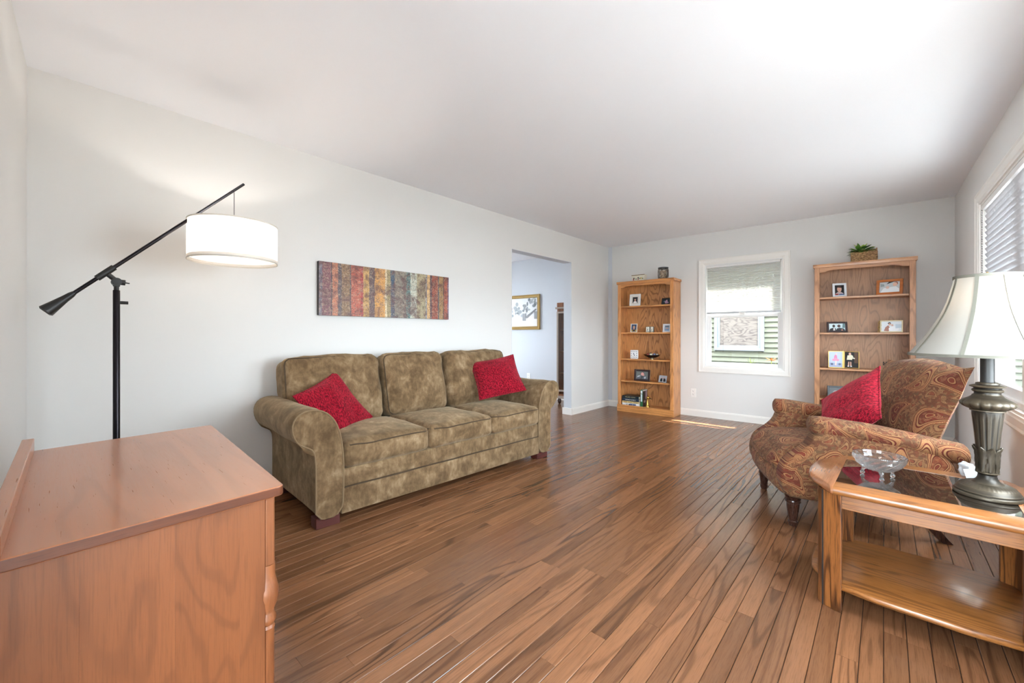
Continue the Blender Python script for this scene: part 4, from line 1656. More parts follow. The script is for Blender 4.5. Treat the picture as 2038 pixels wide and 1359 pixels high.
# swivel joint
mb = MB()
mb.tube([(-0.018, 0, 1.340), (0.020, 0, 1.340)], 0.0185, 20)
mb.tube([(0.020, 0, 1.340), (0.024, 0, 1.340)], 0.0125, 16)
mb.tube([(0, 0.012, 1.340), (0, 0.030, 1.339)], 0.013, 14)
mb.tube([(0, 0.03, 1.339), (0, 0.045, 1.337)], 0.003, 8)
mb.tube([(0, 0, 1.345), (0, -0.028, 1.372)], 0.0105, 12)
mb.build('swivel', M['black'], fl, smooth=True, angle=40)
TIP = Vector((0.0, 0.514, 1.934))
J = Vector((0.0, -0.036, 1.379))
ad = (TIP - J).normalized()
CW0 = J - ad * 0.150
MB().tube([CW0, TIP - ad * 0.31], 0.0082, 14).build('arm', BZ, fl, smooth=True, angle=40)
MB().tube([TIP - ad * 0.32, TIP], 0.0068, 14).build('arm_extension', plain('polished_dark_metal', C(70, 68, 72), 0.18, 0.9), fl, smooth=True, angle=40)
MB().tube([J - ad * 0.040, J + ad * 0.040], 0.0135, 16).build('arm_sleeve', M['black'], fl, smooth=True, angle=40)
MB().tube([CW0 + ad * 0.01, CW0 - ad * 0.004, CW0 - ad * 0.03, CW0 - ad * 0.085, CW0 - ad * 0.108, CW0 - ad * 0.113], [0.009, 0.0125, 0.0150, 0.0235, 0.0275, 0.020], 20).build('counterweight', M['black'], fl, smooth=True, angle=50)
HP = Vector((0, 0.4675, 1.876))
SC = Vector((0, 0.4675, 0))
mb = MB()
hz0 = 1.885
mb.tube([(0, 0.4675, hz0 + 0.0), (0, 0.4675, 1.70)], 0.0022, 8)
mb.ball((0, 0.4675, hz0), 0.006, 8)
mb.ball((0, 0.4675, 1.703), 0.007, 8)
mb.build('hanging_rod', M['steel'], fl, smooth=True)
ZS0, ZS1, RS = 1.494, 1.697, 0.207
dsh = MB().lathe([(RS, ZS0), (RS, ZS0 + .05), (RS, ZS0 + .1), (RS, ZS0 + .15), (RS, ZS1)], 72, (0, 0.4675, 0), cap=False).build('drum_shade', M['drum_cloth'], fl, smooth=True, angle=80)
for z in (ZS0, ZS1):
    MB().lathe([(RS - 0.001, z - 0.003), (RS + 0.0015, z - 0.003), (RS + 0.0015, z + 0.005), (RS - 0.001, z + 0.005), (RS - 0.001, z - 0.003)], 72, (0, 0.4675, 0), cap=False).build('rim_trim', M['drum_trim'], dsh, smooth=True, angle=40)
mb = MB()
for k in range(3):
    t = 2 * math.pi * k / 3 + 0.4
    mb.tube([(0, 0.4675, 1.690), (RS * math.cos(t), 0.4675 + RS * math.sin(t), 1.690)], 0.0016, 6)
mb.tube([(0, 0.4675, 1.695), (0, 0.4675, 1.640)], 0.016, 14)
mb.build('socket_spider', M['steel'], fl, smooth=True, angle=40)
MB().ball((0, 0.4675, 1.600), 0.030, 10, 1, 1, 1.25).build('bulb', M['bulb'], fl, smooth=True)
MB().lathe([(0.002, 1.512), (0.196, 1.512), (0.196, 1.515), (0.002, 1.515)], 48, (0, 0.4675, 0)).build('diffuser', shade_cloth('acrylic_diffuser', C(244, 240, 236), 0.6), fl, smooth=True, angle=40)
bulb_light('floor_lamp_glow', fl, (0, 0.4675, 1.555), 12.0, (1.0, 0.94, 0.86), 0.03)

# ------------------------------------------------------------------ striped canvas on the left wall
cv = thing('canvas_painting', 'long abstract canvas with rust, gold and teal vertical stripes above the sofa', 'painting')
place(cv, FL)
cm = NT('striped_paint')
co = cm.obj()
sep = cm.n('ShaderNodeSeparateXYZ')
cm.set(sep.inputs[0], co)
S0, S1 = 1.420, 2.657
wn = cm.noise(cm.vmath('MULTIPLY', co, (1.0, 1.0, 0.5)), 30.0, 3)
xx_ = cm.math('DIVIDE', cm.math('ADD', cm.math('SUBTRACT', sep.outputs[0], S0), cm.math('MULTIPLY_ADD', wn, 0.02, -0.01)), S1 - S0)
stripes = [(0.0, (110, 104, 120)), (0.018, (124, 74, 82)), (0.073, (60, 50, 62)), (0.082, (192, 118, 88)), (0.117, (84, 76, 82)), (0.138, (136, 104, 74)), (0.193, (52, 58, 70)), (0.203, (188, 92, 70)), (0.268, (172, 52, 56)), (0.283, (204, 158, 88)), (0.325, (96, 78, 80)), (0.365, (212, 152, 78)), (0.445, (226, 208, 172)), (0.460, (158, 142, 98)), (0.485, (58, 82, 104)), (0.517, (132, 126, 116)), (0.612, (92, 126, 124)), (0.648, (196, 200, 184)), (0.700, (170, 160, 126)), (0.780, (150, 160, 168)), (0.790, (224, 180, 122)), (0.818, (88, 66, 76)), (0.838, (154, 76, 58)), (0.893, (74, 84, 96)), (0.905, (170, 132, 82)), (0.942, (80, 62, 60)), (0.952, (166, 82, 62)), (0.988, (118, 96, 128))]
col = cm.ramp(xx_, [(p, C(*c_)) for p, c_ in stripes], 'CONSTANT')
f1 = cm.noise(co, 46.0, 4, 0.7, 1.5)
f2 = cm.noise(co, 13.0, 3, 0.6, 0.8)
f3 = cm.noise(cm.vmath('ADD', co, (7.0, 3.0, 1.0)), 70.0, 3, 0.7, 2.0)
col = cm.mix(cm.ramp(f1, [(0.47, (0, 0, 0)), (0.64, (0.7, 0.7, 0.7))]), col, C(186, 160, 136))
col = cm.mix(cm.ramp(f2, [(0.44, (0, 0, 0)), (0.64, (0.8, 0.8, 0.8))]), col, C(96, 60, 58))
col = cm.mix(cm.ramp(f3, [(0.50, (0, 0, 0)), (0.62, (0.8, 0.8, 0.8))]), col, C(44, 36, 38))
cm.P(Base_Color=col, Roughness=0.45)
cm.bump(f1, 0.3, 0.003)
MB().box(S0, S1, -0.034, -0.0335 + 0.0, 1.243, 1.650).build('painted_face', cm.mat, cv)
MB().box(S0, S1, -0.0335, -0.002, 1.243, 1.650).build('stretcher_canvas', flat(40, 34, 34, 0.7), cv)


# ------------------------------------------------------------------ bookcases
def bookcase(label, s0, mats, shelves, width=0.790, total=1.85):
    side, lng, back = mats
    t = thing('bookcase', label, 'bookcase')
    place(t, FB, s0, -0.016, 0)
    D = 0.285
    st = 0.045
    for x0 in (0.0, width - 0.02):
        MB().box(x0, x0 + 0.02, -D + 0.02, 0, 0, total - 0.03).build('side', side, t, bevel=0.0015)
    MB().box(0.02, width - 0.02, -0.012, -0.004, 0.05, total - 0.03).build('back_panel', back, t)
    for x0 in (0.0, width - st):
        MB().box(x0, x0 + st, -D, -D + 0.02, 0.095, total - 0.034).build('stile', side, t, bevel=0.002)
    for z in shelves:
        MB().box(0.021, width - 0.021, -D + 0.021, -0.012, z - 0.020, z).build('shelf', lng, t, bevel=0.0025)
    MB().box(0.020, width - 0.020, -D + 0.021, -0.012, 0.060, 0.080).build('bottom_shelf', lng, t, bevel=0.0015)
    # moulded cap
    prof = [(-D - 0.012, total - 0.036), (-D - 0.014, total - 0.014), (-D - 0.018, total - 0.006), (-D - 0.018, total), (0.0, total), (0.0, total - 0.030), (-D, total - 0.036)]
    MB().prism(prof, -0.012, width + 0.012, 'x').build('cap', lng, t, bevel=0.0015)
    # scalloped valance under the cap
    zt = total - 0.036
    pl = [(st, zt), (st, zt - 0.052), (st + 0.045, zt - 0.050), (st + 0.075, zt - 0.036), (st + 0.11, zt - 0.030), (width - st - 0.11, zt - 0.030), (width - st - 0.075, zt - 0.036), (width - st - 0.045, zt - 0.050), (width - st, zt - 0.052), (width - st, zt)]
    MB().prism(pl, -D + 0.001, -D + 0.019, 'y').build('valance', lng, t, bevel=0.0015)
    # plinth
    MB().box(-0.008, width + 0.004, -D - 0.008, -D + 0.02, 0.0, 0.095).build('plinth', lng, t, bevel=0.004)
    return t


SHL = [1.504, 1.128, 0.753, 0.442]
SHR = [1.498, 1.118, 0.738, 0.408]
S_L, S_R = 0.300, 2.593
bookcase('tall golden oak bookcase in the corner left of the back window', S_L, (M['oak'], M['oak_x'], M['oak_back']), SHL)
bookcase('tall rosy oak bookcase right of the back window behind the armchair', S_R, (M['oakr'], M['oakr_x'], M['oakr_back']), SHR)


# ------------------------------------------------------------------ framed photographs and small things on the shelves
def ell(cx_, cz_, rx, rz, n=20, a0=0, a1=360):
    return [(cx_ + rx * math.cos(math.radians(a0 + (a1 - a0) * k / n)), cz_ + rz * math.sin(math.radians(a0 + (a1 - a0) * k / n))) for k in range(n)]


def picture(parent, name, w, h, shapes, y, x0=0.0, z0=0.0):
    """flat print: background plus coloured shapes stacked by a hair"""
    mb = MB()
    mats = []
    for i, (colr, poly) in enumerate(shapes):
        if poly is None:
            poly = [(0, 0), (1, 0), (1, 1), (0, 1)]
        pts = [(x0 + min(1, max(0, a_)) * w, y - 0.00012 * i, z0 + min(1, max(0, b_)) * h) for a_, b_ in poly]
        mb.add(pts, [tuple(range(len(pts)))], i)
        mats.append(flat(*colr, 0.35))
    o = mb.build(name, mats, parent)
    return o


def photo_frame(label, s, z, y, w, h, fw, fmat, shapes, lean=10, turn=0.0, mat_w=0.0, mat_col=None, stand=True, depth=0.014, group=None):
    """free-standing frame; s = left edge along the back wall, y = depth of its foot from the wall"""
    t = thing('picture_frame', label, 'picture frame', group=group)
    place(t, FB, s + w / 2, -y, z, turn)
    L = Matrix.Rotation(math.radians(-lean), 4, 'X')
    fr_ = ring(MB(), -w / 2, w / 2, 0, h, fw, -depth, 0.0)
    dz = depth * math.sin(math.radians(lean)) * 0.0
    o = fr_.build('frame', fmat, t, bevel=min(0.002, fw * 0.2))
    o.matrix_local = L
    bkp = MB().box(-w / 2 + fw * 0.5, w / 2 - fw * 0.5, -0.004, 0.0, fw * 0.5, h - fw * 0.5).build('backing', flat(30, 26, 24), t)
    bkp.matrix_local = L
    iw, ih = w - 2 * fw, h - 2 * fw
    if mat_w:
        m_ = ring(MB(), -iw / 2, iw / 2, fw, fw + ih, mat_w, -0.006, -0.004).build('mat_board', mat_col, t)
        m_.matrix_local = L
    p = picture(t, 'photograph', iw - 2 * mat_w, ih - 2 * mat_w, shapes, -0.0046, -iw / 2 + mat_w, fw + mat_w)
    p.matrix_local = L
    if stand:
        sd_ = MB().prism([(0.0, h * 0.62), (0.0, h * 0.50), (h * 0.42, 0.0), (h * 0.42 + 0.004, 0.0)], -0.012, 0.012, 'x').build('easel_back', flat(28, 26, 24), t)
        # hinge point follows the lean, the foot stays on the shelf
        a_ = math.radians(lean)
        me_ = sd_.data
        for vv in me_.vertices:
            if vv.co.z > 0.01:
                vv.co.y += math.sin(a_) * vv.co.z
    return t


SKIN, HAIR, DKBG = (206, 160, 140), (52, 36, 28), (34, 34, 40)


def portrait(bg, torso, hair=HAIR, skin=SKIN, cx_=0.5, face=0.56, fr_=0.17, shoulders=0.36):
    return [(bg, None),
            (torso, [(cx_ - shoulders, 0.0), (cx_ - shoulders * 0.92, 0.18), (cx_ - 0.16, 0.33), (cx_ + 0.16, 0.33), (cx_ + shoulders * 0.92, 0.18), (cx_ + shoulders, 0.0)]),
            (skin, ell(cx_, 0.36, 0.075, 0.10)),
            (hair, ell(cx_, face + 0.055, fr_ * 1.12, fr_ * 1.2)),
            (skin, ell(cx_, face, fr_, fr_ * 1.18)),
            (hair, ell(cx_, face + 0.05, fr_ * 1.05, fr_ * 1.15, 14, 15, 165)),
            ((60, 40, 34), ell(cx_ - fr_ * 0.4, face + 0.01, 0.018, 0.014, 8)),
            ((60, 40, 34), ell(cx_ + fr_ * 0.4, face + 0.01, 0.018, 0.014, 8)),
            ((150, 70, 70), ell(cx_, face - 0.10, 0.05, 0.014, 8))]


white = flat(232, 230, 226, 0.4)
cream = flat(222, 216, 204, 0.5)
silver = plain('silver_frame', C(198, 198, 202), 0.3, 0.7)
dkwood = plain('dark_frame_wood', C(44, 22, 22), 0.3)
blackf = plain('black_frame', C(30, 32, 34), 0.35)
gold = plain('gold_frame', C(206, 172, 104), 0.3, 0.9)
orange_w = wood('amber_frame_wood', C(196, 112, 40), C(176, 96, 32), C(120, 60, 20), 'x', 14.0, 5.0, 6.0, 0.3, 0.4, 0.35, 0.2, vary=0.0)

# left bookcase, top shelf
photo_frame('white square frame with a small baby portrait, top shelf of the left bookcase', 0.437, SHL[0], 0.20, 0.156, 0.172, 0.020, white, portrait((28, 26, 28), (236, 232, 228), (60, 40, 32)), 9, 0.10, 0.022, cream)
photo_frame('small black frame with a pink figure, top shelf of the left bookcase', 0.888, SHL[0], 0.19, 0.140, 0.092, 0.012, blackf,
            [((24, 38, 44), None), ((184, 150, 176), ell(0.45, 0.4, 0.16, 0.34)), ((206, 164, 176), ell(0.5, 0.72, 0.09, 0.13)), ((90, 110, 120), ell(0.2, 0.5, 0.08, 0.2)), ((170, 130, 160), ell(0.62, 0.25, 0.14, 0.16))], 16, -0.12)
# second shelf
photo_frame('small pale frame with a blue school portrait, second shelf of the left bookcase', 0.446, SHL[1], 0.19, 0.096, 0.124, 0.010, cream, portrait((58, 78, 112), (58, 46, 44), (196, 160, 110), cx_=0.5) + [((222, 190, 84), ell(0.16, 0.16, 0.08, 0.14)), ((222, 190, 84), ell(0.84, 0.16, 0.08, 0.14))], 9, 0.08)
for nm, s_, w_, lb in (('photo_block', 0.676, 0.054, 'little white picture block, left of the pair on the left bookcase'), ('photo_block', 0.738, 0.046, 'little dark-edged picture block, right of the pair on the left bookcase')):
    t = thing(nm, lb, 'picture block', group='pair of little picture blocks')
    place(t, FB, s_ + w_ / 2, -0.20, SHL[1], 0.05)
    MB().box(-w_ / 2, w_ / 2, 0.0, 0.032, 0.0, 0.080).build('block', flat(58, 58, 46, 0.6), t, bevel=0.002)
    picture(t, 'print', w_ - 0.008, 0.072, [((230, 228, 214), None), ((70, 66, 60), ell(0.45, 0.45, 0.16, 0.12)), ((90, 84, 76), ell(0.5, 0.75, 0.12, 0.08)), ((80, 76, 70), [(0.1, 0.12), (0.9, 0.08), (0.9, 0.18), (0.1, 0.24)])], -0.0008, -w_ / 2 + 0.004, 0.004)
photo_frame('white frame with a pale blue photo, second shelf of the left bookcase at right', 0.908, SHL[1], 0.19, 0.114, 0.114, 0.020, flat(240, 240, 242, 0.4),
            [((168, 182, 198), None), ((120, 132, 150), ell(0.5, 0.8, 0.4, 0.12)), ((212, 168, 160), ell(0.5, 0.4, 0.18, 0.16)), ((120, 160, 200), [(0.1, 0), (0.9, 0), (0.8, 0.28), (0.2, 0.28)])], 8, -0.10)
# clock
ck = thing('desk_clock', 'square white clock with dark hour marks, third shelf of the left bookcase', 'clock')
place(ck, FB, 0.501, -0.20, SHL[2], 0.05)
cb_ = MB().box(-0.055, 0.055, 0.0, 0.026, 0.0, 0.122).build('case', flat(236, 236, 236, 0.4), ck, bevel=0.004)
mb = MB()
for k in range(12):
    i, j = [(0, 0), (1, 0), (2, 0), (3, 0), (3, 1), (3, 2), (3, 3), (2, 3), (1, 3), (0, 3), (0, 2), (0, 1)][k]
    x_, z_ = -0.039 + 0.026 * i, 0.020 + 0.0273 * j
    mb.box(x_ - 0.0045, x_ + 0.0045, -0.0012, 0.001, z_ - 0.0055, z_ + 0.0055)
mb.build('hour_marks', flat(40, 42, 52), ck)
mb = MB()
mb.prism([(-0.003, 0.058), (0.003, 0.058), (-0.002, 0.083), (-0.012, 0.078)], -0.0022, -0.0012, 'y')
mb.prism([(-0.006, 0.066), (0.004, 0.060), (0.014, 0.040), (0.002, 0.042)], -0.0030, -0.0022, 'y')
mb.build('hands', flat(24, 30, 52), ck)
# dark dish with decorative spheres
db = thing('footed_dish', 'dark boat-shaped dish on a small foot, third shelf of the left bookcase', 'dish')
place(db, FB, 0.748, -0.165, SHL[2])
dm = plain('dark_lacquer', C(28, 22, 22), 0.2)
rings = []
for k, z in ((0.18, 0.014), (0.45, 0.020), (0.75, 0.036), (1.0, 0.058), (0.97, 0.059), (0.70, 0.040), (0.40, 0.026), (0.10, 0.022)):
    rings.append([(0.122 * k * math.cos(2 * math.pi * i / 32), 0.078 * k * math.sin(2 * math.pi * i / 32), z + 0.008 * abs(math.cos(2 * math.pi * i / 32)) ** 3 * k) for i in range(32)])
MB().loft(rings).build('dish', dm, db, smooth=True, angle=50)
MB().lathe([(0.034, 0.0), (0.034, 0.004), (0.016, 0.008), (0.014, 0.018)], 20).build('foot', plain('pewter_foot', C(170, 160, 130), 0.35, 0.6), db, smooth=True)
for k, (x_, y_, z_, r_, c_) in enumerate(((-0.052, -0.006, 0.062, 0.022, (150, 70, 56)), (-0.008, -0.020, 0.062, 0.021, (180, 172, 150)), (0.036, -0.008, 0.063, 0.023, (96, 100, 124)), (0.006, 0.022, 0.079, 0.024, (176, 120, 70)), (-0.030, 0.026, 0.070, 0.020, (60, 40, 36)), (0.070, 0.004, 0.066, 0.015, (170, 160, 140)))):
    b_ = MB().ball((0, 0, 0), r_, 10).build('decorative_ball', flat(*c_, 0.4), None, smooth=True)
    tag(b_, ['brick red ball at the left of the dark dish', 'cream ball at the front of the dark dish', 'slate blue ball right of centre in the dark dish', 'amber ball on top of the heap in the dark dish', 'dark brown ball at the back of the dark dish', 'small pale ball at the right end of the dark dish'][k], 'ball', 'decorative balls in the dark dish')
    place(b_, FB, 0.748 + x_, -0.165 + y_, SHL[2] + z_)
# fourth shelf
photo_frame('dark brown frame with a man in a patterned sweater on the left bookcase', 0.506, SHL[3], 0.20, 0.226, 0.160, 0.026, dkwood,
            [((104, 108, 104), None), ((92, 96, 104), [(0.05, 0.0), (0.12, 0.42), (0.4, 0.5), (0.62, 0.5), (0.85, 0.40), (0.95, 0.0)]), ((196, 200, 204), [(0.08, 0.2), (0.14, 0.40), (0.36, 0.48), (0.34, 0.40)]), ((60, 66, 64), [(0.36, 0.0), (0.44, 0.4), (0.62, 0.4), (0.56, 0.1)]), ((190, 194, 198), [(0.66, 0.30), (0.82, 0.34), (0.78, 0.1), (0.7, 0.05)]), ((94, 74, 66), ell(0.52, 0.70, 0.14, 0.23)), ((216, 156, 148), ell(0.52, 0.66, 0.13, 0.21)), ((208, 150, 140), ell(0.62, 0.52, 0.07, 0.10))], 7, 0.02)
photo_frame('small silver frame with a wedding party, fourth shelf of the left bookcase', 0.858, SHL[3], 0.215, 0.114, 0.096, 0.012, silver,
            [((186, 182, 184), None), ((26, 32, 34), [(0.05, 0), (0.08, 0.5), (0.2, 0.62), (0.42, 0.62), (0.46, 0.0)]), ((30, 30, 36), [(0.56, 0), (0.56, 0.6), (0.78, 0.64), (0.92, 0.5), (0.96, 0)]), ((230, 226, 224), [(0.46, 0), (0.46, 0.5), (0.56, 0.5), (0.57, 0)]), (SKIN, ell(0.28, 0.72, 0.07, 0.11)), (SKIN, ell(0.52, 0.66, 0.06, 0.10)), (SKIN, ell(0.74, 0.74, 0.07, 0.11))], 16, -0.16)


# ------------------------------------------------------------------ books and the goose bookend on the bottom shelf
def text_mesh(body, size, mat, parent, loc, name='title', width=None):
    cu = bpy.data.curves.new(name, 'FONT')
    cu.body = body
    cu.size = size
    cu.align_x = 'CENTER'
    cu.align_y = 'CENTER'
    cu.extrude = 0.0002
    tmp = bpy.data.objects.new(name, cu)
    COL.objects.link(tmp)
    me = bpy.data.meshes.new_from_object(tmp.evaluated_get(bpy.context.evaluated_depsgraph_get()))
    bpy.data.objects.remove(tmp)
    o = bpy.data.objects.new(name, me)
    COL.objects.link(o)
    me.materials.append(mat)
    o.parent = parent
    xs = [v.co.x for v in me.vertices]
    k = 1.0
    if width and xs:
        k = width / max(1e-6, max(xs) - min(xs))
    o.location = loc
    o.rotation_euler = (math.pi / 2, 0, 0)
    o.scale = (k, 1, 1)
    return o


def lying_book(label, s, z, w, th, dep, cover, title=None, tcol=None, deco=None, turn=0.0):
    t = thing('book', label, 'book', group='books on the bottom shelf of the left bookcase')
    place(t, FB, s + w / 2, -0.275 + 0.014, z, turn)
    # spine towards the room, pages inside
    mb = MB()
    c_ = 0.0026
    mb.box(-w / 2, w / 2, 0.0, dep, 0.0, c_).box(-w / 2, w / 2, 0.0, dep, th - c_, th)
    rings = []
    for x_ in (-w / 2, w / 2):
        rings.append([(x_, -0.004 * math.sin(math.pi * k / 8), th * k / 8) for k in range(9)] + [(x_, 0.003, th), (x_, 0.003, 0.0)])
    mb.loft(rings)
    mb.build('cover', cover, t)
    MB().box(-w / 2 + 0.003, w / 2 - 0.003, 0.003, dep - 0.004, c_, th - c_).build('pages', flat(226, 214, 190, 0.8), t)
    if title:
        text_mesh(title, th * 0.62, tcol, t, (0, -0.0046, th * 0.5), 'title', w * 0.60)
    if deco:
        for x0, x1, z0, z1, c2 in deco:
            MB().box(x0 * w - w / 2, x1 * w - w / 2, -0.0052, -0.0030, z0 * th, z1 * th).build('spine_panel', flat(*c2), t)
    return t


bz = 0.080
lying_book('white book with a blue picture on the spine, bottom of the stack', 0.350, bz, 0.252, 0.040, 0.20, flat(226, 224, 222, 0.5), 'THE', flat(90, 88, 96), [(0.46, 0.82, 0.12, 0.86, (88, 100, 136)), (0.60, 0.66, 0.2, 0.8, (210, 214, 220)), (0.40, 0.46, 0.2, 0.7, (60, 50, 48))])
lying_book('cream book with a gilt floral spine, third from the top of the stack', 0.350, bz + 0.0405, 0.250, 0.026, 0.20, flat(214, 190, 132, 0.6), None, None, [(0.08, 0.30, 0.3, 0.7, (150, 116, 60)), (0.36, 0.62, 0.25, 0.6, (176, 140, 76)), (0.68, 0.92, 0.3, 0.7, (150, 116, 60))])
lying_book('dark blue World War II history book, second from the top of the stack', 0.350, bz + 0.067, 0.250, 0.038, 0.20, flat(24, 44, 66, 0.4), 'WORLD WAR II', flat(226, 222, 206))
lying_book('dark green book titled in gold, top of the stack', 0.352, bz + 0.1055, 0.246, 0.036, 0.19, flat(18, 40, 48, 0.4), 'FLAG CITY', flat(206, 192, 140))
t = thing('book', 'upright book with green and white spine beside the goose bookend', 'book', group='books on the bottom shelf of the left bookcase')
place(t, FB, 0.628, -0.235, bz, 0.0)
mb = MB()
mb.box(-0.016, -0.0135, 0.0, 0.165, 0, 0.238).box(0.0135, 0.016, 0.0, 0.165, 0, 0.238).box(-0.016, 0.016, -0.003, 0.001, 0, 0.238)
mb.build('cover', flat(44, 104, 62, 0.4), t)
MB().box(-0.0132, 0.0132, 0.001, 0.16, 0.003, 0.235).build('pages', flat(232, 228, 214, 0.8), t)
MB().box(-0.012, 0.010, -0.0042, -0.0028, 0.075, 0.180).build('spine_panel', flat(206, 216, 224), t)
MB().box(-0.012, 0.012, -0.0042, -0.0028, 0.188, 0.228).build('spine_panel', flat(220, 226, 232), t)
p = picture(t, 'jacket_picture', 0.155, 0.232, [((40, 36, 42), None), ((150, 130, 140), [(0.55, 0.45), (0.95, 0.4), (0.98, 0.9), (0.6, 0.95)]), ((190, 170, 168), ell(0.4, 0.3, 0.2, 0.08)), ((214, 208, 204), [(0, 0.94), (1, 0.94), (1, 1), (0, 1)])], 0.0)
p.matrix_local = Matrix.Translation((0.0165, 0.004, 0.003)) @ Matrix.Rotation(math.pi / 2, 4, 'Z')
gz = thing('goose_bookend', 'brass goose head bookend beside the stacked books', 'bookend')
place(gz, FB, 0.708, -0.225, bz)
mb = MB()
mb.lathe([(0.030, 0.0), (0.031, 0.008), (0.027, 0.020), (0.020, 0.032), (0.015, 0.055), (0.012, 0.085), (0.011, 0.110), (0.013, 0.125)], 20)
mb.build('neck', M['brass'], gz, smooth=True)
mb = MB().ball((0.006, 0, 0.138), 0.021, 12, 1.1, 0.85, 0.95)
hd = mb.build('head', M['brass'], gz, smooth=True)
MB().tube([(0.020, 0, 0.138), (0.042, 0, 0.129), (0.066, 0, 0.120)], [0.010, 0.0075, 0.003], 10).build('bill', plain('dark_brass', C(92, 70, 40), 0.35, 0.8), hd, smooth=True)

# ------------------------------------------------------------------ on top of the left bookcase
TOPZ = 1.85
fb_ = thing('flower_box', 'small cream planter box with painted flowers on top of the left bookcase', 'planter')
place(fb_, FB, 0.575, -0.19, TOPZ)
rings = [[(x_ * k, y_ * k, z) for x_, y_ in ((-0.095, -0.045), (0.095, -0.045), (0.095, 0.045), (-0.095, 0.045))] for k, z in ((0.86, 0.0), (0.90, 0.03), (0.97, 0.075), (1.0, 0.085), (1.0, 0.092), (0.93, 0.092), (0.9, 0.02))]
MB().loft(rings).build('box', flat(224, 218, 198, 0.5), fb_, bevel=0.002)
ring(MB().box(0, 0, 0, 0, 0, 0), -0.098, 0.098, 0.0, 0.0, 0.0, 0, 0) if False else None
MB().box(-0.097, 0.097, -0.047, -0.044, 0.084, 0.093).build('rim', flat(120, 100, 64, 0.5), fb_)
mb = MB()
cols = [flat(150, 40, 44), flat(60, 84, 48), flat(196, 160, 70), flat(52, 42, 40)]
for k, (x_, z_, r_, c_) in enumerate(((-0.062, 0.045, 0.011, 3), (-0.068, 0.026, 0.010, 0), (-0.030, 0.034, 0.008, 1), (0.002, 0.050, 0.010, 3), (0.0, 0.030, 0.009, 0), (0.022, 0.038, 0.008, 1), (0.042, 0.042, 0.011, 2), (0.066, 0.036, 0.008, 1))):
    yk = -0.045 * (0.90 + 0.07 * (z_ - 0.03) / 0.045) - 0.0006
    mb.add([(a_, yk, b_) for a_, b_ in ell(x_, z_, r_, r_ * 1.1, 10)], [tuple(range(10))], c_)
mb.build('painted_flowers', cols, fb_)
cj = thing('candle_jar', 'glass hurricane candle jar with twig wrap and dark rim on top of the left bookcase', 'candle holder')
place(cj, FB, 0.914, -0.19, TOPZ)
MB().lathe([(0.060, 0.0), (0.066, 0.004), (0.066, 0.016), (0.060, 0.018)], 32).build('base_ring', blackf, cj, smooth=True, angle=40)
MB().lathe([(0.066, 0.146), (0.068, 0.150), (0.068, 0.162), (0.062, 0.164), (0.060, 0.150), (0.066, 0.146)], 32, cap=False).build('rim', blackf, cj, smooth=True, angle=40)
MB().lathe([(0.064, 0.016), (0.0645, 0.148), (0.0615, 0.148), (0.061, 0.018)], 32, cap=False).build('glass', M['pane'], cj, smooth=True, angle=40)
MB().lathe([(0.002, 0.018), (0.042, 0.018), (0.042, 0.116), (0.038, 0.120), (0.002, 0.118)], 28).build('candle', plain('tan_wax', C(206, 178, 148), 0.5), cj, smooth=True, angle=40)
mb = MB()
rr_ = random.Random(3)
for k in range(34):
    t = rr_.uniform(0, 2 * math.pi)
    pts = []
    for j in range(6):
        t += rr_.uniform(-0.35, 0.45)
        pts.append((0.068 * math.cos(t), 0.068 * math.sin(t), 0.02 + 0.118 * j / 5 + rr_.uniform(-0.01, 0.01)))
    mb.tube(pts, 0.0022, 5)
mb.build('twig_wrap', flat(92, 76, 66, 0.8), cj)

# ------------------------------------------------------------------ right bookcase
bsk = thing('basket', 'square woven basket with raised back on top of the right bookcase', 'basket')
place(bsk, FB, 3.003, -0.17, TOPZ)
wkm = NT('woven_seagrass')
wo = wkm.obj()
wv = wkm.noise(wkm.vmath('MULTIPLY', wo, (1.0, 1.0, 2.2)), 70.0, 3, 0.6)
wkm.P(Base_Color=wkm.ramp(wv, [(0.35, C(96, 66, 42)), (0.5, C(168, 128, 88)), (0.66, C(206, 172, 128))]), Roughness=0.85)
wkm.bump(wv, 0.6, 0.004)
# woven courses: stacked wavy ropes; the back is taller
for k in range(12):
    z = 0.007 + k * 0.0118
    pts = []
    hx, hy = 0.100, 0.062
    if k < 9:
        per = [(hx, -hy), (hx, hy), (-hx, hy), (-hx, -hy)]
        pl_ = resample(per, 88)
        pts = [(p.x + 0.0022 * math.cos(i * math.pi / 2 + k * math.pi), p.y + 0.0022 * math.cos(i * math.pi / 2 + k * math.pi), z) for i, p in enumerate(pl_)]
        MB().tube(pts, 0.0062, 6, True).build('woven_course', wkm.mat, bsk, smooth=True)
    else:
        pl_ = resample([(-hx, hy - 0.05), (-hx, hy), (hx, hy), (hx, hy - 0.07)], 48, False)
        pts = [(p.x, p.y + 0.002 * math.cos(i * math.pi / 2 + k * math.pi), z) for i, p in enumerate(pl_)]
        MB().tube(pts, 0.0062, 6).build('woven_course', wkm.mat, bsk, smooth=True)
MB().box(-0.096, 0.096, -0.058, 0.058, 0.001, 0.008).build('bottom', wkm.mat, bsk)
pt = thing('ivy_plant', 'bushy green leafy plant growing out of the woven basket', 'plant')
place(pt, FB, 2.985, -0.185, TOPZ + 0.010)
MB().lathe([(0.030, 0.0), (0.040, 0.062), (0.036, 0.062), (0.030, 0.050), (0.002, 0.050)], 20).build('pot', flat(84, 60, 44, 0.8), pt, smooth=True)
lmats = [plain('ivy_leaf_dark', C(36, 80, 28), 0.35), plain('ivy_leaf', C(78, 128, 42), 0.35), plain('ivy_leaf_pale', C(168, 190, 84), 0.4)]
rr_ = random.Random(11)
leaf_meshes = []
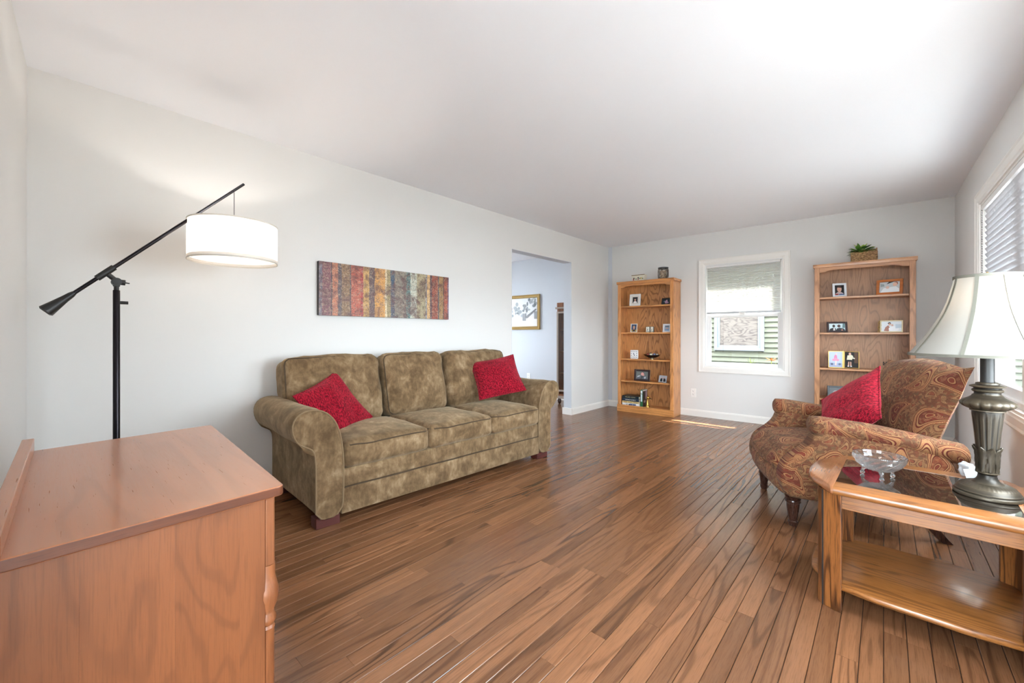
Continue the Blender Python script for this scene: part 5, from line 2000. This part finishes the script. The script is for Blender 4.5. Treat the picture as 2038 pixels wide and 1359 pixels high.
for k, lm in enumerate(lmats):
    mb = MB()
    leaf(mb, (0, 0, 0), (0, 0.062, 0), 0.022, 0.010, 6)
    lo_ = mb.build('leaf', lm, None, smooth=True, angle=80)
    leaf_meshes.append(lo_.data)
    bpy.data.objects.remove(lo_)
stems = MB()
for k in range(54):
    t = k * 2.399 + rr_.uniform(-0.2, 0.2)
    el = math.asin(min(1.0, 0.05 + 0.95 * ((k + 0.5) / 54)))
    dv = Vector((math.cos(t) * math.cos(el), math.sin(t) * math.cos(el), math.sin(el)))
    base_ = Vector((dv.x * 0.068, dv.y * 0.040, 0.088 + dv.z * 0.052 + rr_.uniform(-0.008, 0.008)))
    if base_.y > 0.03:
        base_.y = 0.03
    o = bpy.data.objects.new('leaf', leaf_meshes[rr_.choice((0, 0, 1, 1, 1, 2))])
    COL.objects.link(o)
    o.parent = pt
    o.location = base_
    dirv = Vector((dv.x + rr_.uniform(-0.4, 0.4), dv.y * 0.7 - 0.25 + rr_.uniform(-0.3, 0.3), dv.z * 0.7 - 0.15 + rr_.uniform(-0.3, 0.35))).normalized()
    o.rotation_euler = dirv.to_track_quat('Y', 'Z').to_euler()
    stems.tube([(0, 0, 0.05), base_ * 0.6 + Vector((0, 0, 0.03)), base_], 0.0012, 4)
stems.build('stems', lmats[1], pt)
photo_frame('white frame with a toddler portrait, top shelf of the right bookcase', 2.744, SHR[0], 0.20, 0.120, 0.150, 0.020, flat(226, 228, 232, 0.4), portrait((22, 24, 26), (190, 170, 170), (64, 42, 36), face=0.6, fr_=0.24, shoulders=0.45) + [((60, 96, 150), ell(0.7, 0.06, 0.3, 0.07)), ((150, 40, 40), ell(0.2, 0.08, 0.2, 0.07))], 10, 0.22)
photo_frame('amber wood frame with a man and baby, top shelf of the right bookcase', 3.096, SHR[0], 0.205, 0.202, 0.158, 0.024, orange_w,
            [((196, 200, 202), None), ((34, 38, 36), [(0.34, 0.78), (0.46, 1.0), (0.72, 1.0)]), ((232, 234, 236), [(0.05, 0), (0.2, 0.42), (0.5, 0.5), (0.8, 0.55), (0.98, 0.3), (0.98, 0)]), ((150, 104, 84), ell(0.80, 0.82, 0.11, 0.16)), ((222, 178, 158), ell(0.76, 0.74, 0.11, 0.18)), ((226, 190, 176), ell(0.40, 0.48, 0.09, 0.13)), ((140, 150, 150), [(0.05, 0.55), (0.25, 0.6), (0.22, 0.8), (0.05, 0.85)])], 12, -0.22)
photo_frame('dark brown frame with two men in suits, second shelf of the right bookcase', 2.696, SHR[1], 0.20, 0.176, 0.116, 0.018, dkwood,
            [((206, 222, 226), None), ((20, 22, 26), [(0.0, 0.0), (0.08, 0.3), (0.24, 0.42), (0.42, 0.36), (0.46, 0.0)]), ((26, 26, 30), [(0.42, 0.0), (0.5, 0.34), (0.66, 0.42), (0.92, 0.3), (1.0, 0.0)]), ((222, 216, 214), [(0.26, 0.05), (0.28, 0.38), (0.36, 0.38), (0.38, 0.05)]), ((52, 38, 36), ell(0.30, 0.66, 0.085, 0.20)), ((70, 46, 44), ell(0.62, 0.66, 0.10, 0.20)), ((196, 140, 120), ell(0.80, 0.12, 0.06, 0.08)), ((90, 120, 124), [(0.82, 0.4), (0.98, 0.4), (0.98, 1.0), (0.86, 1.0)])], 12, 0.22)
# ornate frame with scrolled gilt edge
of = photo_frame('white wedding photo in a gilt scroll frame, second shelf of the right bookcase', 3.128, SHR[1], 0.20, 0.170, 0.122, 0.010, plain('ivory_gilt', C(222, 206, 170), 0.35, 0.3),
                 [((226, 230, 234), None), ((172, 120, 104), [(0.12, 0.05), (0.2, 0.42), (0.34, 0.62), (0.42, 0.4), (0.36, 0.0)]), ((240, 240, 242), ell(0.62, 0.25, 0.26, 0.26)), ((40, 40, 46), ell(0.40, 0.80, 0.08, 0.11)), ((214, 170, 150), ell(0.41, 0.70, 0.065, 0.11)), ((214, 172, 156), ell(0.54, 0.62, 0.06, 0.10)), ((196, 208, 218), [(0.7, 0.3), (1.0, 0.36), (1.0, 0.7), (0.7, 0.72)])], 9, -0.10)
mb = MB()
for k in range(6):
    z_ = 0.010 + k * 0.020
    for q in range(2):
        r_ = 0.010 - 0.003 * q
        mb.tube([(-0.088 + r_ * math.cos(a_) + (0.004 if k % 2 else -0.004), -0.012, z_ + r_ * math.sin(a_)) for a_ in [0.5 * j for j in range(11)]], 0.0022, 6)
so = mb.build('gilt_scroll', gold, of, smooth=True)
so.matrix_local = Matrix.Rotation(math.radians(-9), 4, 'X')
# hinged double frame
hf = thing('double_picture_frame', 'hinged gold double frame with dancer and child photos, third shelf of the right bookcase', 'picture frame')
place(hf, FB, 2.838, -0.235, SHR[2], 0.0)
PH = [[((176, 188, 214), None), ((150, 160, 190), [(0, 0), (1, 0), (1, 0.25), (0, 0.3)]), ((206, 110, 150), ell(0.5, 0.62, 0.12, 0.20)), ((222, 130, 160), [(0.22, 0.5), (0.5, 0.62), (0.8, 0.48), (0.7, 0.40), (0.3, 0.40)]), ((226, 186, 176), ell(0.54, 0.86, 0.07, 0.07)), ((232, 200, 190), [(0.44, 0.14), (0.48, 0.42), (0.58, 0.42), (0.56, 0.1)]), ((70, 80, 110), ell(0.22, 0.2, 0.1, 0.07)), ((70, 80, 110), ell(0.8, 0.2, 0.1, 0.07))],
      [((34, 34, 36), None), ((88, 66, 52), [(0.7, 0.3), (1, 0.3), (1, 1), (0.7, 1)]), ((228, 222, 196), [(0.14, 0.50), (0.2, 0.78), (0.5, 0.82), (0.62, 0.74), (0.52, 0.48)]), ((224, 218, 196), [(0.5, 0.72), (0.74, 0.62), (0.74, 0.56), (0.48, 0.60)]), ((30, 30, 34), [(0.18, 0.36), (0.2, 0.5), (0.5, 0.5), (0.52, 0.36)]), ((224, 180, 160), ell(0.38, 0.88, 0.09, 0.08)), ((214, 170, 150), [(0.22, 0.1), (0.26, 0.38), (0.34, 0.38), (0.32, 0.1)]), ((214, 170, 150), [(0.40, 0.1), (0.40, 0.38), (0.48, 0.38), (0.50, 0.1)]), ((240, 240, 240), ell(0.26, 0.09, 0.07, 0.03)), ((240, 240, 240), ell(0.47, 0.09, 0.07, 0.03))]]
for i, (x0, tr) in enumerate(((-0.130, 9), (0.004, -9))):
    w_, h_ = 0.126, 0.182
    Mx = Matrix.Translation((0.0, 0, 0)) @ Matrix.Rotation(math.radians(tr), 4, 'Z')
    o = ring(MB(), x0, x0 + w_, 0.004, h_, 0.007, -0.008, 0.0).build('frame', gold, hf, bevel=0.001)
    o.matrix_local = Mx
    p = picture(o, 'photograph', w_ - 0.014, h_ - 0.018, PH[i], -0.003, x0 + 0.007, 0.011)
for x_ in (0.0,):
    MB().tube([(x_, -0.005, 0.0), (x_, -0.005, 0.186)], 0.0034, 10).ball((x_, -0.005, 0.188), 0.005, 8).build('hinge', gold, hf, smooth=True)
on = thing('beaded_ornament', 'small dark beaded ornament peeking above the armchair on the right bookcase', 'ornament')
place(on, FB, 3.170, -0.18, SHR[2])
mb = MB()
mb.tube([(0, 0, 0), (0, 0, 0.05)], 0.006, 8)
for k in range(14):
    t = k * 2.4
    mb.ball((0.016 * math.cos(t), 0.016 * math.sin(t), 0.046 + 0.0026 * k), 0.0058, 6)
mb.lathe([(0.02, 0.0), (0.02, 0.004), (0.005, 0.008)], 14)
mb.build('ornament', flat(58, 50, 46, 0.35), on, smooth=True)
photo_frame('black frame half hidden behind the red pillow, fourth shelf of the right bookcase', 2.70, SHR[3], 0.20, 0.15, 0.135, 0.016, blackf, [((60, 60, 62), None), ((120, 110, 108), ell(0.5, 0.4, 0.25, 0.3))], 10, 0.15)

# ------------------------------------------------------------------ dining room: framed print and china cabinet
dp = thing('framed_print', 'gilt framed grey landscape print on the bluish dining room wall', 'picture')
place(dp, FDB)
pw0, pw1, pz0, pz1 = 1.20, 2.140, 1.187, 1.806
goldw = plain('antique_gilt', C(190, 160, 104), 0.35, 0.6)
mb = MB()
casing_pr = [(0.0, -0.012), (0.012, -0.030), (0.034, -0.022), (0.050, -0.034), (0.058, -0.030), (0.058, -0.001), (0.0, -0.001)]
a, b, c, d = pw0 + 0.058, pw1 - 0.058, pz0 + 0.058, pz1 - 0.058
cs_ = [(a, c), (b, c), (b, d), (a, d)]
dirs = [(-1, -1), (1, -1), (1, 1), (-1, 1)]
for i in range(4):
    p, q, d1, d2 = cs_[i], cs_[(i + 1) % 4], dirs[i], dirs[(i + 1) % 4]
    MB().loft([[(p[0] + d1[0] * t, y, p[1] + d1[1] * t) for t, y in casing_pr], [(q[0] + d2[0] * t, y, q[1] + d2[1] * t) for t, y in casing_pr]]).build('frame_rail', goldw, dp)
rr_ = random.Random(5)
sh_ = [((206, 206, 208), None), ((212, 204, 198), [(0, 0), (1, 0), (1, 0.36), (0, 0.32)])]
for cx_, cz_, n_, sp_ in ((0.86, 0.78, 16, 0.14), (0.70, 0.62, 9, 0.09), (0.46, 0.56, 14, 0.12), (0.22, 0.52, 12, 0.12)):
    for k in range(n_):
        g_ = rr_.randint(70, 150)
        sh_.append(((g_, g_ + 4, g_ + 8), ell(cx_ + rr_.gauss(0, sp_ * 0.6), cz_ + rr_.gauss(0, sp_ * 0.7), rr_.uniform(0.02, 0.05), rr_.uniform(0.03, 0.08), 9)))
sh_ += [((96, 94, 98), [(0.68, 0.30), (0.74, 0.40), (0.96, 0.62), (0.98, 0.58), (0.78, 0.36), (0.73, 0.29)]), ((110, 108, 112), [(0.60, 0.20), (0.60, 0.46), (0.69, 0.46), (0.69, 0.20)]), ((120, 118, 120), [(0.92, 0.26), (0.92, 0.52), (1.0, 0.52), (1.0, 0.26)])]
picture(dp, 'print', b - a, d - c, sh_, -0.010, a, c)

cc = thing('china_cabinet', 'dark wood china cabinet with glass door at the edge of the dining room opening', 'cabinet')
place(cc, FDB, 2.735, -0.005, 0)
MB().box(0.0, 0.30, -0.36, 0.0, 0.13, 1.50).build('body', M['cabinet'], cc, bevel=0.003) if False else None
ring(MB(), 0.0, 0.42, 0.13, 1.50, 0.03, -0.36, -0.005).build('carcass', M['cabinet'], cc, bevel=0.002)
MB().box(0.01, 0.41, -0.012, -0.004, 0.14, 1.49).build('back_panel', M['cabinet'], cc)
for z in (0.48, 0.82, 1.16):
    MB().box(0.03, 0.39, -0.34, -0.02, z, z + 0.015).build('shelf', M['cabinet'], cc)
dd = ring(MB(), 0.004, 0.416, 0.20, 1.46, 0.030, -0.382, -0.361).build('door', plain('greyed_wood', C(150, 132, 120), 0.5), cc, bevel=0.002)
MB().box(0.03, 0.39, -0.374, -0.370, 0.228, 1.432).build('pane', M['pane'], dd)
MB().ball((0.40, -0.392, 0.85), 0.010, 8).build('knob', M['brass'], dd, smooth=True)
MB().box(-0.015, 0.435, -0.395, 0.0, 1.50, 1.53).build('cornice', plain('greyed_wood_cap', C(150, 132, 120), 0.5), cc, bevel=0.004)
MB().box(0.0, 0.42, -0.37, -0.01, 1.53, 1.60).build('crest', M['cabinet'], cc, bevel=0.004)
MB().box(-0.01, 0.43, -0.385, 0.0, 0.09, 0.13).build('plinth', plain('greyed_wood_base', C(150, 132, 120), 0.5), cc, bevel=0.004)
for x_ in (0.03, 0.39):
    for y_ in (-0.34, -0.05):
        MB().lathe([(0.012, 0.0), (0.026, 0.02), (0.030, 0.05), (0.022, 0.09)], 14, (x_, y_, 0)).build('foot', M['walnut'], cc, smooth=True)
